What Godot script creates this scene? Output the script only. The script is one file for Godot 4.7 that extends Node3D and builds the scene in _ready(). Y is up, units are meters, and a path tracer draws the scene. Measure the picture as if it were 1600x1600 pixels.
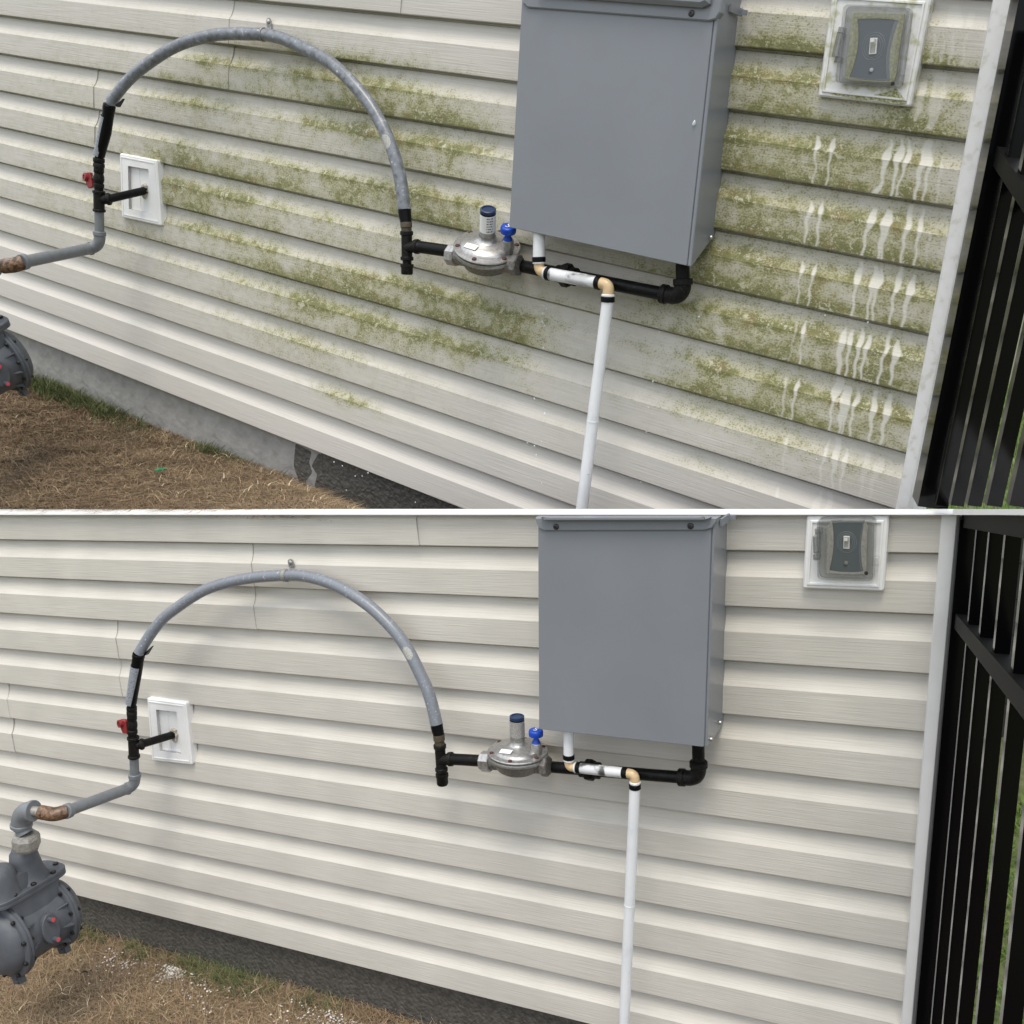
extends Node3D
# Two bays of the same house wall, one above the other: an upper bay with mildewed siding behind a grass bank,
# and a lower bay with clean siding, parted by a white ledge. Metres, y up.

# local axes of each wall: x along the siding, y up the wall, z out of the wall; z = 0 is the lip of a course
const PITCH := 0.1016
var FA := Transform3D(Basis(Vector3(0.8128, -0.1787, 0.5545), Vector3(0.1429, 0.9839, 0.1075), Vector3(-0.5648, -0.0081, 0.8252)), Vector3(0.0000, 1.5701, -2.1986))
var FB := Transform3D(Basis(Vector3(0.8842, 0.1197, 0.4516), Vector3(-0.0929, 0.9924, -0.0812), Vector3(-0.4579, 0.0298, 0.8885)), Vector3(0.0000, 0.7697, -1.8948))
var bases := {}
var used := {}
var rng := RandomNumberGenerator.new()
var M := {}

# ------------------------------------------------------------------ naming helpers
func numbered(called: String) -> String:
	if not used.has(called):
		used[called] = 0
		return called
	used[called] += 1
	return "%s_%03d" % [called, used[called]]

func thing(called: String, label: String, category: String, fr: Transform3D, base: Vector3, group := "") -> Node3D:
	var o := Node3D.new()
	o.name = numbered(called)
	add_child(o)
	o.transform = fr * Transform3D(Basis(), base)
	bases[o] = base
	o.set_meta("label", label)
	o.set_meta("category", category)
	if group != "":
		o.set_meta("group", group)
	return o

func part(called: String, g: Geo, m: Material, parent: Node3D) -> MeshInstance3D:
	var o := MeshInstance3D.new()
	o.name = called
	o.mesh = g.mesh()
	o.material_override = m
	parent.add_child(o, true)
	if bases.has(parent):
		o.position = -bases[parent]
	return o

func structure(called: String, g: Geo, m: Material, kind := "structure") -> MeshInstance3D:
	var o := MeshInstance3D.new()
	o.name = numbered(called)
	o.mesh = g.mesh()
	o.material_override = m
	add_child(o)
	o.set_meta("kind", kind)
	return o

# ------------------------------------------------------------------ geometry helpers
class Geo:
	var v := PackedVector3Array()
	var n := PackedVector3Array()
	var uv := PackedVector2Array()

	func tri(a: Vector3, b: Vector3, c: Vector3, na: Vector3, nb: Vector3, nc: Vector3, ua := Vector2(), ub := Vector2(), uc := Vector2()) -> void:
		if (b - a).cross(c - a).dot(na + nb + nc) > 0.0:
			v.append_array([a, c, b])
			n.append_array([na, nc, nb])
			uv.append_array([ua, uc, ub])
		else:
			v.append_array([a, b, c])
			n.append_array([na, nb, nc])
			uv.append_array([ua, ub, uc])

	func quad(a: Vector3, b: Vector3, c: Vector3, d: Vector3, out: Vector3) -> void:
		var nn := (b - a).cross(c - a)
		if nn.length() < 1e-12:
			nn = (c - a).cross(d - a)
		nn = nn.normalized()
		if nn.dot(out) < 0.0:
			nn = -nn
		tri(a, b, c, nn, nn, nn)
		tri(a, c, d, nn, nn, nn)

	func quad_n(a: Vector3, b: Vector3, c: Vector3, d: Vector3, na: Vector3, nb: Vector3, nc: Vector3, nd: Vector3, ua := Vector2(), ub := Vector2(), uc := Vector2(), ud := Vector2()) -> void:
		tri(a, b, c, na, nb, nc, ua, ub, uc)
		tri(a, c, d, na, nc, nd, ua, uc, ud)

	# solid between two matching quads
	func hexa(f: Array, k: Array) -> void:
		var mid := Vector3()
		for i in 4:
			mid += (f[i] + k[i]) / 8.0
		quad(f[0], f[1], f[2], f[3], (f[0] + f[2]) / 2.0 - mid)
		quad(k[0], k[1], k[2], k[3], (k[0] + k[2]) / 2.0 - mid)
		for i in 4:
			var j := (i + 1) % 4
			quad(f[i], f[j], k[j], k[i], (f[i] + f[j] + k[i] + k[j]) / 4.0 - mid)

	func box(c: Vector3, s: Vector3, b := Basis()) -> void:
		var f := []
		var k := []
		for q in [Vector2(-1, -1), Vector2(1, -1), Vector2(1, 1), Vector2(-1, 1)]:
			f.append(c + b * (Vector3(q.x * s.x, q.y * s.y, s.z) * 0.5))
			k.append(c + b * (Vector3(q.x * s.x, q.y * s.y, -s.z) * 0.5))
		hexa(f, k)

	# swept round tube; radii is one number or one per point
	func tube(p: Array, radii, sides := 18, caps := true) -> void:
		var cnt := p.size()
		var tang := []
		for i in cnt:
			var a: Vector3 = p[maxi(i - 1, 0)]
			var b: Vector3 = p[mini(i + 1, cnt - 1)]
			tang.append((b - a).normalized())
		var t0: Vector3 = tang[0]
		var e := t0.cross(Vector3(0.31, 0.17, 0.93)).normalized()
		var rings := []
		var norms := []
		var along := 0.0
		var lens := []
		for i in cnt:
			var t: Vector3 = tang[i]
			e = (e - t * e.dot(t)).normalized()
			var w := t.cross(e)
			var r: float = radii[i] if radii is Array else radii
			var ring := []
			var nr := []
			for k in sides + 1:
				var a := TAU * k / sides
				var d := e * cos(a) + w * sin(a)
				ring.append(p[i] + d * r)
				nr.append(d)
			rings.append(ring)
			norms.append(nr)
			if i > 0:
				along += (p[i] - p[i - 1]).length()
			lens.append(along)
		for i in cnt - 1:
			for k in sides:
				quad_n(rings[i][k], rings[i][k + 1], rings[i + 1][k + 1], rings[i + 1][k], norms[i][k], norms[i][k + 1], norms[i + 1][k + 1], norms[i + 1][k],
					Vector2(float(k) / sides, lens[i] * 10.0), Vector2(float(k + 1) / sides, lens[i] * 10.0), Vector2(float(k + 1) / sides, lens[i + 1] * 10.0), Vector2(float(k) / sides, lens[i + 1] * 10.0))
		if caps:
			for q in [0, cnt - 1]:
				var o: Vector3 = -tang[0] if q == 0 else tang[cnt - 1]
				for k in sides:
					tri(p[q], rings[q][k], rings[q][k + 1], o, o, o)

	# profile [[radius, height], ...] turned about an axis
	func lathe(at: Vector3, axis: Vector3, prof: Array, sides := 24, flat := false, turn := 0.0) -> void:
		var y := axis.normalized()
		var x := y.cross(Vector3(0, 0, 1))
		if x.length() < 0.1:
			x = y.cross(Vector3(1, 0, 0))
		x = x.normalized()
		var z := x.cross(y)
		var m := prof.size()
		var sn := []
		for i in m - 1:
			var dr: float = prof[i + 1][0] - prof[i][0]
			var dh: float = prof[i + 1][1] - prof[i][1]
			sn.append(Vector2(dh, -dr).normalized())
		for i in m - 1:
			var n0: Vector2 = sn[i]
			var n1: Vector2 = sn[i]
			if not flat:
				if i > 0 and sn[i].dot(sn[i - 1]) > 0.72:
					n0 = (sn[i] + sn[i - 1]).normalized()
				if i < m - 2 and sn[i].dot(sn[i + 1]) > 0.72:
					n1 = (sn[i] + sn[i + 1]).normalized()
			for k in sides:
				var a0 := TAU * k / sides + turn
				var a1 := TAU * (k + 1) / sides + turn
				var am := (a0 + a1) / 2.0
				var d0 := x * cos(a0) + z * sin(a0)
				var d1 := x * cos(a1) + z * sin(a1)
				var f0 := d0
				var f1 := d1
				if flat:
					f0 = x * cos(am) + z * sin(am)
					f1 = f0
				quad_n(at + d0 * prof[i][0] + y * prof[i][1], at + d1 * prof[i][0] + y * prof[i][1], at + d1 * prof[i + 1][0] + y * prof[i + 1][1], at + d0 * prof[i + 1][0] + y * prof[i + 1][1],
					f0 * n0.x + y * n0.y, f1 * n0.x + y * n0.y, f1 * n1.x + y * n1.y, f0 * n1.x + y * n1.y)

	func inset(o: Array, by: float) -> Array:
		var c := o.size()
		var area := 0.0
		for i in c:
			area += o[i].cross(o[(i + 1) % c])
		var s := 1.0 if area > 0.0 else -1.0
		var r := []
		for i in c:
			var a: Vector2 = (o[i] - o[(i + c - 1) % c]).normalized()
			var b: Vector2 = (o[(i + 1) % c] - o[i]).normalized()
			var na := Vector2(-a.y, a.x) * s
			var nb := Vector2(-b.y, b.x) * s
			var q := na + nb
			r.append(o[i] + q * (by / maxf(0.35, q.dot(na))))
		return r

	# plate with an outline in the wall plane, from depth d0 out to d1, its front edge bevelled
	func slab(o: Array, d0: float, d1: float, bevel := 0.0015, slant := Vector2()) -> void:
		var c := o.size()
		var i1 := inset(o, bevel)
		var area := 0.0
		for i in c:
			area += o[i].cross(o[(i + 1) % c])
		var s := -1.0 if area > 0.0 else 1.0
		for i in c:
			var j := (i + 1) % c
			var e: Vector2 = (o[j] - o[i]).normalized()
			var out := Vector3(-e.y * s, e.x * s, 0.0)
			var a := Vector3(o[i].x, o[i].y, d0)
			var b := Vector3(o[j].x, o[j].y, d0)
			var a1 := Vector3(o[i].x + slant.x, o[i].y + slant.y, d1 - bevel)
			var b1 := Vector3(o[j].x + slant.x, o[j].y + slant.y, d1 - bevel)
			quad(a, b, b1, a1, out)
			quad(a1, b1, Vector3(i1[j].x + slant.x, i1[j].y + slant.y, d1), Vector3(i1[i].x + slant.x, i1[i].y + slant.y, d1), out + Vector3(0, 0, 1))
		var t := Geometry2D.triangulate_polygon(PackedVector2Array(i1))
		var z := Vector3(0, 0, 1)
		for q in range(0, t.size(), 3):
			var w := []
			for k in 3:
				w.append(Vector3(i1[t[q + k]].x + slant.x, i1[t[q + k]].y + slant.y, d1))
			tri(w[0], w[1], w[2], z, z, z)

	# frame between two outlines with as many points each
	func rim(o: Array, h: Array, d0: float, d1: float, bevel := 0.001) -> void:
		var c := o.size()
		var oi := inset(o, bevel)
		var mid := Vector2()
		for q in o:
			mid += q / c
		for i in c:
			var j := (i + 1) % c
			var m2: Vector2 = (o[i] + o[j]) / 2.0 - mid
			var out := Vector3(m2.x, m2.y, 0.0)
			quad(Vector3(o[i].x, o[i].y, d0), Vector3(o[j].x, o[j].y, d0), Vector3(o[j].x, o[j].y, d1 - bevel), Vector3(o[i].x, o[i].y, d1 - bevel), out)
			quad(Vector3(o[i].x, o[i].y, d1 - bevel), Vector3(o[j].x, o[j].y, d1 - bevel), Vector3(oi[j].x, oi[j].y, d1), Vector3(oi[i].x, oi[i].y, d1), out + Vector3(0, 0, 0.1))
			quad(Vector3(oi[i].x, oi[i].y, d1), Vector3(oi[j].x, oi[j].y, d1), Vector3(h[j].x, h[j].y, d1), Vector3(h[i].x, h[i].y, d1), Vector3(0, 0, 1))
			quad(Vector3(h[i].x, h[i].y, d0), Vector3(h[j].x, h[j].y, d0), Vector3(h[j].x, h[j].y, d1), Vector3(h[i].x, h[i].y, d1), -out)

	func mesh() -> ArrayMesh:
		var a := []
		a.resize(Mesh.ARRAY_MAX)
		a[Mesh.ARRAY_VERTEX] = v
		a[Mesh.ARRAY_NORMAL] = n
		a[Mesh.ARRAY_TEX_UV] = uv
		var m := ArrayMesh.new()
		m.add_surface_from_arrays(Mesh.PRIMITIVE_TRIANGLES, a)
		return m

func rounded(c: Array, r: float, k := 5) -> Array:
	var o := []
	for i in c.size():
		var p: Vector2 = c[i]
		var a: Vector2 = (c[(i + c.size() - 1) % c.size()] - p).normalized()
		var b: Vector2 = (c[(i + 1) % c.size()] - p).normalized()
		for q in k + 1:
			var t := float(q) / k
			var s := p + a * r
			var e := p + b * r
			o.append(s.lerp(p, t).lerp(p.lerp(e, t), t))
	return o

func round_path(p: Array, r: float, k := 8) -> Array:
	var o := [p[0]]
	for i in range(1, p.size() - 1):
		var a: Vector3 = p[i] + (p[i - 1] - p[i]).normalized() * r
		var b: Vector3 = p[i] + (p[i + 1] - p[i]).normalized() * r
		for q in k + 1:
			var t := float(q) / k
			o.append(a.lerp(p[i], t).lerp(p[i].lerp(b, t), t))
	o.append(p[p.size() - 1])
	return o

func smooth_path(p: Array, steps := 5) -> Array:
	var o := []
	for i in p.size() - 1:
		var a: Vector3 = p[maxi(i - 1, 0)]
		var d: Vector3 = p[mini(i + 2, p.size() - 1)]
		for q in steps:
			o.append(p[i].cubic_interpolate(p[i + 1], a, d, float(q) / steps))
	o.append(p[p.size() - 1])
	return o

func ring(g: Geo, a: Vector3, b: Vector3, r: float, soft := 0.0012, sides := 20) -> void:   # a collar with eased edges
	var l := (b - a).length()
	g.lathe(a, b - a, [[0.0, 0.0], [r - soft, 0.0], [r, soft], [r, l - soft], [r - soft, l], [0.0, l]], sides)

# ------------------------------------------------------------------ materials
func srgb(r: float, g: float, b: float) -> Color:
	return Color(r, g, b).linear_to_srgb()

func plain(c: Color, rough: float, metal := 0.0) -> StandardMaterial3D:
	var m := StandardMaterial3D.new()
	m.albedo_color = c
	m.roughness = rough
	m.metallic = metal
	return m

func noise(freq: float, seed_: int, oct := 4, kind := FastNoiseLite.TYPE_SIMPLEX_SMOOTH) -> FastNoiseLite:
	var n := FastNoiseLite.new()
	n.noise_type = kind
	n.frequency = freq
	n.seed = seed_
	n.fractal_octaves = oct
	return n

# colours blended by seamless noise: stops are [position, Color (linear)]
func patchy(stops: Array, freq: float, seed_: int, size := 256, oct := 5) -> ImageTexture:
	var src := noise(freq, seed_, oct).get_seamless_image(size, size)
	var d := src.get_data()
	var lut := PackedByteArray()
	for i in 256:
		var t := i / 255.0
		var c: Color = stops[stops.size() - 1][1]
		for s in stops.size() - 1:
			if t <= stops[s + 1][0]:
				c = stops[s][1].lerp(stops[s + 1][1], clampf((t - stops[s][0]) / maxf(1e-4, stops[s + 1][0] - stops[s][0]), 0.0, 1.0))
				break
		c = c.linear_to_srgb()
		lut.append_array([c.r8, c.g8, c.b8])
	var o := PackedByteArray()
	o.resize(size * size * 3)
	for i in size * size:
		var q := d[i] * 3
		o[i * 3] = lut[q]
		o[i * 3 + 1] = lut[q + 1]
		o[i * 3 + 2] = lut[q + 2]
	return ImageTexture.create_from_image(Image.create_from_data(size, size, false, Image.FORMAT_RGB8, o))

func grained(stops: Array, freq: float, seed_: int, metres: float, rough: float, metal := 0.0, relief := 0.0, oct := 5) -> StandardMaterial3D:
	var m := plain(Color.WHITE, rough, metal)
	m.albedo_texture = patchy(stops, freq, seed_, 256, oct)
	m.uv1_triplanar = true
	m.uv1_scale = Vector3.ONE / metres
	if relief > 0.0:
		m.heightmap_enabled = true
		m.heightmap_texture = ImageTexture.create_from_image(noise(freq * 1.7, seed_ + 5, 5).get_seamless_image(256, 256))
		m.heightmap_scale = relief
	return m

func stretched(seed_: int, w: int, h: int, cells: int, freq: float) -> Image:   # long horizontal grain
	var im := noise(freq, seed_, 3).get_image(cells, h)
	im.resize(w, h, Image.INTERPOLATE_CUBIC)
	return im

const TW := 2048
const TH := 1024
# wall texture window in wall metres: x0, width, y0, height
var WIN_A := Rect2(-2.05, -0.45, 3.1, 1.25)
var WIN_B := Rect2(-1.6, -0.62, 2.6, 1.18)

func stamp(mask: PackedByteArray, win: Rect2, p: Array, width: Array, strong: int) -> void:
	for i in p.size() - 1:
		var a: Vector2 = p[i]
		var b: Vector2 = p[i + 1]
		var steps := maxi(2, int((b - a).length() / 0.0012))
		for s in steps + 1:
			var t := float(s) / steps
			var c := a.lerp(b, t)
			c.x += 0.0012 * sin(c.y * 190.0 + a.x * 70.0)
			var r: float = lerpf(width[i], width[i + 1], smoothstep(0.0, 1.0, t)) * 0.5
			var cx := (c.x - win.position.x) / win.size.x * TW
			var cy := (1.0 - (c.y - win.position.y) / win.size.y) * TH
			var rx := r / win.size.x * TW
			var ry := maxf(1.0, r * 0.6 / win.size.y * TH)
			for y in range(int(cy - ry), int(cy + ry) + 2):
				if y < 0 or y >= TH:
					continue
				for x in range(int(cx - rx) - 1, int(cx + rx) + 2):
					if x < 0 or x >= TW:
						continue
					var e := sqrt(pow((x - cx) / rx, 2.0) + pow((y - cy) / ry, 2.0))
					var k := int(strong * clampf((1.0 - e) * rx * 0.55 + 0.35, 0.0, 1.0))
					var at := y * TW + x
					if mask[at] < k:
						mask[at] = k

func to_img(d: PackedByteArray) -> ImageTexture:
	return ImageTexture.create_from_image(Image.create_from_data(TW, TH, false, Image.FORMAT_RGB8, d))

func siding_material(tex: ImageTexture, bump: Image, strength: float) -> StandardMaterial3D:
	var m := plain(Color.WHITE, 0.5)
	m.albedo_texture = tex
	m.metallic_specular = 0.35
	var b: Image = bump.duplicate()
	b.convert(Image.FORMAT_RGBA8)
	b.bump_map_to_normal_map(strength)
	m.normal_enabled = true
	m.normal_texture = ImageTexture.create_from_image(b)
	m.normal_scale = 1.0
	return m

func clean_texture(grain: PackedByteArray) -> ImageTexture:
	var o := PackedByteArray()
	o.resize(TW * TH * 3)
	var big := noise(0.006, 71, 4).get_image(TW, TH).get_data()
	var dots := noise(0.35, 72, 1).get_image(TW, TH).get_data()
	for i in TW * TH:
		var f := 0.955 + (grain[i] - 128) * 0.00032 + (big[i] - 128) * 0.00022
		if dots[i] > 247:
			f *= 0.93
		o[i * 3] = int(f * 207.0)
		o[i * 3 + 1] = int(f * 203.0)
		o[i * 3 + 2] = int(f * 195.0)
	return to_img(o)

# mildew, moss and washed drips on the upper siding: [centre, radii, weight] patches in wall metres
func mildew_texture(grain: PackedByteArray) -> ImageTexture:
	var lw := 256
	var lh := 128
	var low := PackedByteArray()
	low.resize(lw * lh)
	for y in lh:
		for x in lw:
			var p := WIN_A.position + Vector2((x + 0.5) / lw * WIN_A.size.x, (1.0 - (y + 0.5) / lh) * WIN_A.size.y)
			var s := 0.0
			for q in PATCHES:
				var d: Vector2 = (p - q[0]) / q[1]
				s += q[2] * exp(-d.length_squared())
			low[y * lw + x] = int(clampf(s, 0.0, 1.0) * 255.0)
	var li := Image.create_from_data(lw, lh, false, Image.FORMAT_L8, low)
	li.resize(TW, TH, Image.INTERPOLATE_CUBIC)
	var dens := li.get_data()
	var fine := noise(0.30, 11, 2).get_image(TW, TH).get_data()
	var mid := noise(0.05, 12, 4).get_image(TW, TH).get_data()
	var big := noise(0.012, 13, 3).get_image(TW, TH).get_data()
	var tint := noise(0.02, 15, 3).get_image(TW, TH).get_data()
	var wn := noise(0.055, 14, 2)
	wn.domain_warp_enabled = true
	wn.domain_warp_amplitude = 22.0
	wn.domain_warp_frequency = 0.06
	var worm := wn.get_image(TW, TH).get_data()
	var mask := PackedByteArray()
	mask.resize(TW * TH)
	for q in DRIPS:
		var p := []
		var w := []
		for k in q[0]:
			p.append(Vector2(k.x, k.y))
			w.append(k.z)
		stamp(mask, WIN_A, p, w, q[1])
	var o := PackedByteArray()
	o.resize(TW * TH * 3)
	var to_s := PackedByteArray()
	for i in 1025:
		to_s.append(Color(i / 1024.0, 0, 0).linear_to_srgb().r8)
	var k0 := 6.350559497007962
	for y in TH:
		var py := WIN_A.position.y + (1.0 - (y + 0.5) / TH) * WIN_A.size.y
		var t := fposmod(py / PITCH - k0, 1.0)    # 0 at the lip of a course, 1 under the next
		var lip := exp(-pow(t / 0.16, 2.0))
		var crease := exp(-pow((t - 0.56) / 0.10, 2.0))
		var prof := 0.62 + 0.55 * lip + 0.45 * crease - 0.34 * smoothstep(0.66, 0.9, t)
		for x in TW:
			var i := y * TW + x
			var d := dens[i] / 255.0
			var f := fine[i] / 255.0
			var m := mid[i] / 255.0
			var b := big[i] / 255.0
			var a := d * prof * (0.35 + 1.3 * b)
			var g := 1.0 + (grain[i] - 128) * 0.0008
			# bare vinyl, then a greyish green film, then olive growth, then dark specks
			var r_ := 0.545
			var g_ := 0.521
			var b_ := 0.490
			var film := clampf(a * 1.3 + (m - 0.5) * 0.55 * minf(1.0, a * 3.0), 0.0, 1.0)
			r_ = lerpf(r_, 0.335, film)
			g_ = lerpf(g_, 0.325, film)
			b_ = lerpf(b_, 0.185, film)
			var olive := clampf((a * 1.25 + (m - 0.5) * 1.5 + (f - 0.5) * 0.35 - 0.76) * 1.7, 0.0, 1.0) * (0.55 + 0.45 * crease + 0.3 * lip)
			var brown := clampf((tint[i] / 255.0 - 0.56) * 4.0, 0.0, 1.0)
			olive = minf(olive, 1.0)
			r_ = lerpf(r_, 0.165 + 0.07 * brown, olive)
			g_ = lerpf(g_, 0.175, olive)
			b_ = lerpf(b_, 0.045 + 0.015 * brown, olive)
			var speck := clampf((f - 0.76 + a * 0.36 + (m - 0.5) * 0.25) * 9.0, 0.0, 1.0) * clampf(a * 2.8, 0.0, 0.66)
			r_ = lerpf(r_, 0.135, speck)
			g_ = lerpf(g_, 0.132, speck)
			b_ = lerpf(b_, 0.075, speck)
			var wv := absf(worm[i] / 255.0 - 0.5)
			var squig := clampf((0.05 - wv) * 30.0, 0.0, 1.0) * clampf((big[i] / 255.0 - 0.38) * 5.0, 0.0, 1.0) * clampf((a - 0.22) * 3.0, 0.0, 0.8)
			r_ = lerpf(r_, 0.53, squig)
			g_ = lerpf(g_, 0.515, squig)
			b_ = lerpf(b_, 0.40, squig)
			var wash := mask[i] / 255.0
			if wash > 0.0:
				r_ = lerpf(r_, 0.60, wash)
				g_ = lerpf(g_, 0.585, wash)
				b_ = lerpf(b_, 0.54, wash)
			o[i * 3] = to_s[int(clampf(r_ * g, 0.0, 1.0) * 1024.0)]
			o[i * 3 + 1] = to_s[int(clampf(g_ * g, 0.0, 1.0) * 1024.0)]
			o[i * 3 + 2] = to_s[int(clampf(b_ * g, 0.0, 1.0) * 1024.0)]
	return to_img(o)

const PATCHES := [
	[Vector2(-1.0538, 0.3385), Vector2(0.963, 0.268), 0.24],
	[Vector2(-0.5804, 0.1076), Vector2(0.827, 0.244), 0.34],
	[Vector2(-0.5639, 0.5083), Vector2(0.244, 0.052), 0.92],
	[Vector2(-0.4233, 0.4514), Vector2(0.232, 0.040), 0.73],
	[Vector2(-0.2422, 0.4362), Vector2(0.156, 0.042), 0.49],
	[Vector2(-0.9910, 0.5011), Vector2(0.118, 0.029), 0.61],
	[Vector2(-1.0595, 0.4508), Vector2(0.136, 0.016), 0.37],
	[Vector2(-1.0569, 0.3988), Vector2(0.164, 0.030), 0.43],
	[Vector2(-1.0499, 0.2617), Vector2(0.194, 0.024), 0.73],
	[Vector2(-0.9041, 0.2436), Vector2(0.132, 0.023), 0.73],
	[Vector2(-1.0709, 0.1797), Vector2(0.141, 0.031), 0.79],
	[Vector2(-0.9005, 0.1902), Vector2(0.159, 0.025), 0.43],
	[Vector2(-0.9189, 0.1087), Vector2(0.162, 0.031), 0.49],
	[Vector2(-0.4361, 0.4061), Vector2(0.213, 0.032), 0.67],
	[Vector2(-0.2706, 0.3941), Vector2(0.139, 0.035), 0.55],
	[Vector2(-0.4768, 0.2704), Vector2(0.265, 0.031), 0.61],
	[Vector2(-0.2570, 0.3039), Vector2(0.120, 0.043), 0.61],
	[Vector2(-0.2125, 0.2442), Vector2(0.158, 0.029), 0.55],
	[Vector2(-0.6161, 0.0399), Vector2(0.218, 0.037), 0.73],
	[Vector2(-0.4500, 0.0508), Vector2(0.135, 0.024), 0.49],
	[Vector2(-0.5676, -0.0119), Vector2(0.215, 0.034), 0.55],
	[Vector2(-0.1510, 0.0774), Vector2(0.158, 0.048), 0.92],
	[Vector2(-0.0126, 0.0525), Vector2(0.075, 0.033), 1.00],
	[Vector2(-0.2949, 0.0611), Vector2(0.190, 0.039), 0.49],
	[Vector2(-0.1293, -0.0027), Vector2(0.099, 0.028), 0.79],
	[Vector2(-0.3602, -0.0270), Vector2(0.220, 0.032), 0.49],
	[Vector2(-0.4604, -0.2073), Vector2(0.118, 0.026), 0.49],
	[Vector2(-0.6455, -0.1083), Vector2(0.225, 0.044), 0.43],
	[Vector2(-1.5386, 0.0553), Vector2(0.407, 0.117), 0.17],
	[Vector2(0.4079, 0.6190), Vector2(0.110, 0.068), 0.73],
	[Vector2(0.4850, 0.6359), Vector2(0.092, 0.066), 0.67],
	[Vector2(0.4660, 0.4791), Vector2(0.178, 0.070), 0.98],
	[Vector2(0.4049, 0.4546), Vector2(0.043, 0.019), 0.73],
	[Vector2(0.6099, 0.4983), Vector2(0.177, 0.067), 0.79],
	[Vector2(0.4631, 0.3919), Vector2(0.167, 0.084), 0.98],
	[Vector2(0.6548, 0.4120), Vector2(0.163, 0.080), 0.73],
	[Vector2(0.4775, 0.2819), Vector2(0.183, 0.062), 0.92],
	[Vector2(0.6580, 0.3167), Vector2(0.178, 0.070), 0.79],
	[Vector2(0.4475, 0.1938), Vector2(0.146, 0.051), 0.79],
	[Vector2(0.6449, 0.2368), Vector2(0.195, 0.073), 0.85],
	[Vector2(0.5328, 0.1055), Vector2(0.184, 0.054), 0.79],
	[Vector2(0.7135, 0.1508), Vector2(0.153, 0.061), 0.92],
	[Vector2(0.4718, 0.0341), Vector2(0.104, 0.035), 0.73],
	[Vector2(0.6653, 0.0681), Vector2(0.199, 0.051), 0.61],
	[Vector2(0.7444, 0.0780), Vector2(0.076, 0.037), 0.43],
	[Vector2(0.6488, -0.0094), Vector2(0.204, 0.039), 0.43],
	[Vector2(0.4873, -0.0900), Vector2(0.105, 0.025), 0.30],
	[Vector2(0.6830, 0.6530), Vector2(0.071, 0.073), 0.43],
	[Vector2(0.7259, 0.5720), Vector2(0.058, 0.064), 0.43],
	[Vector2(0.6835, 0.6153), Vector2(0.071, 0.064), 0.37],
]
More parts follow.
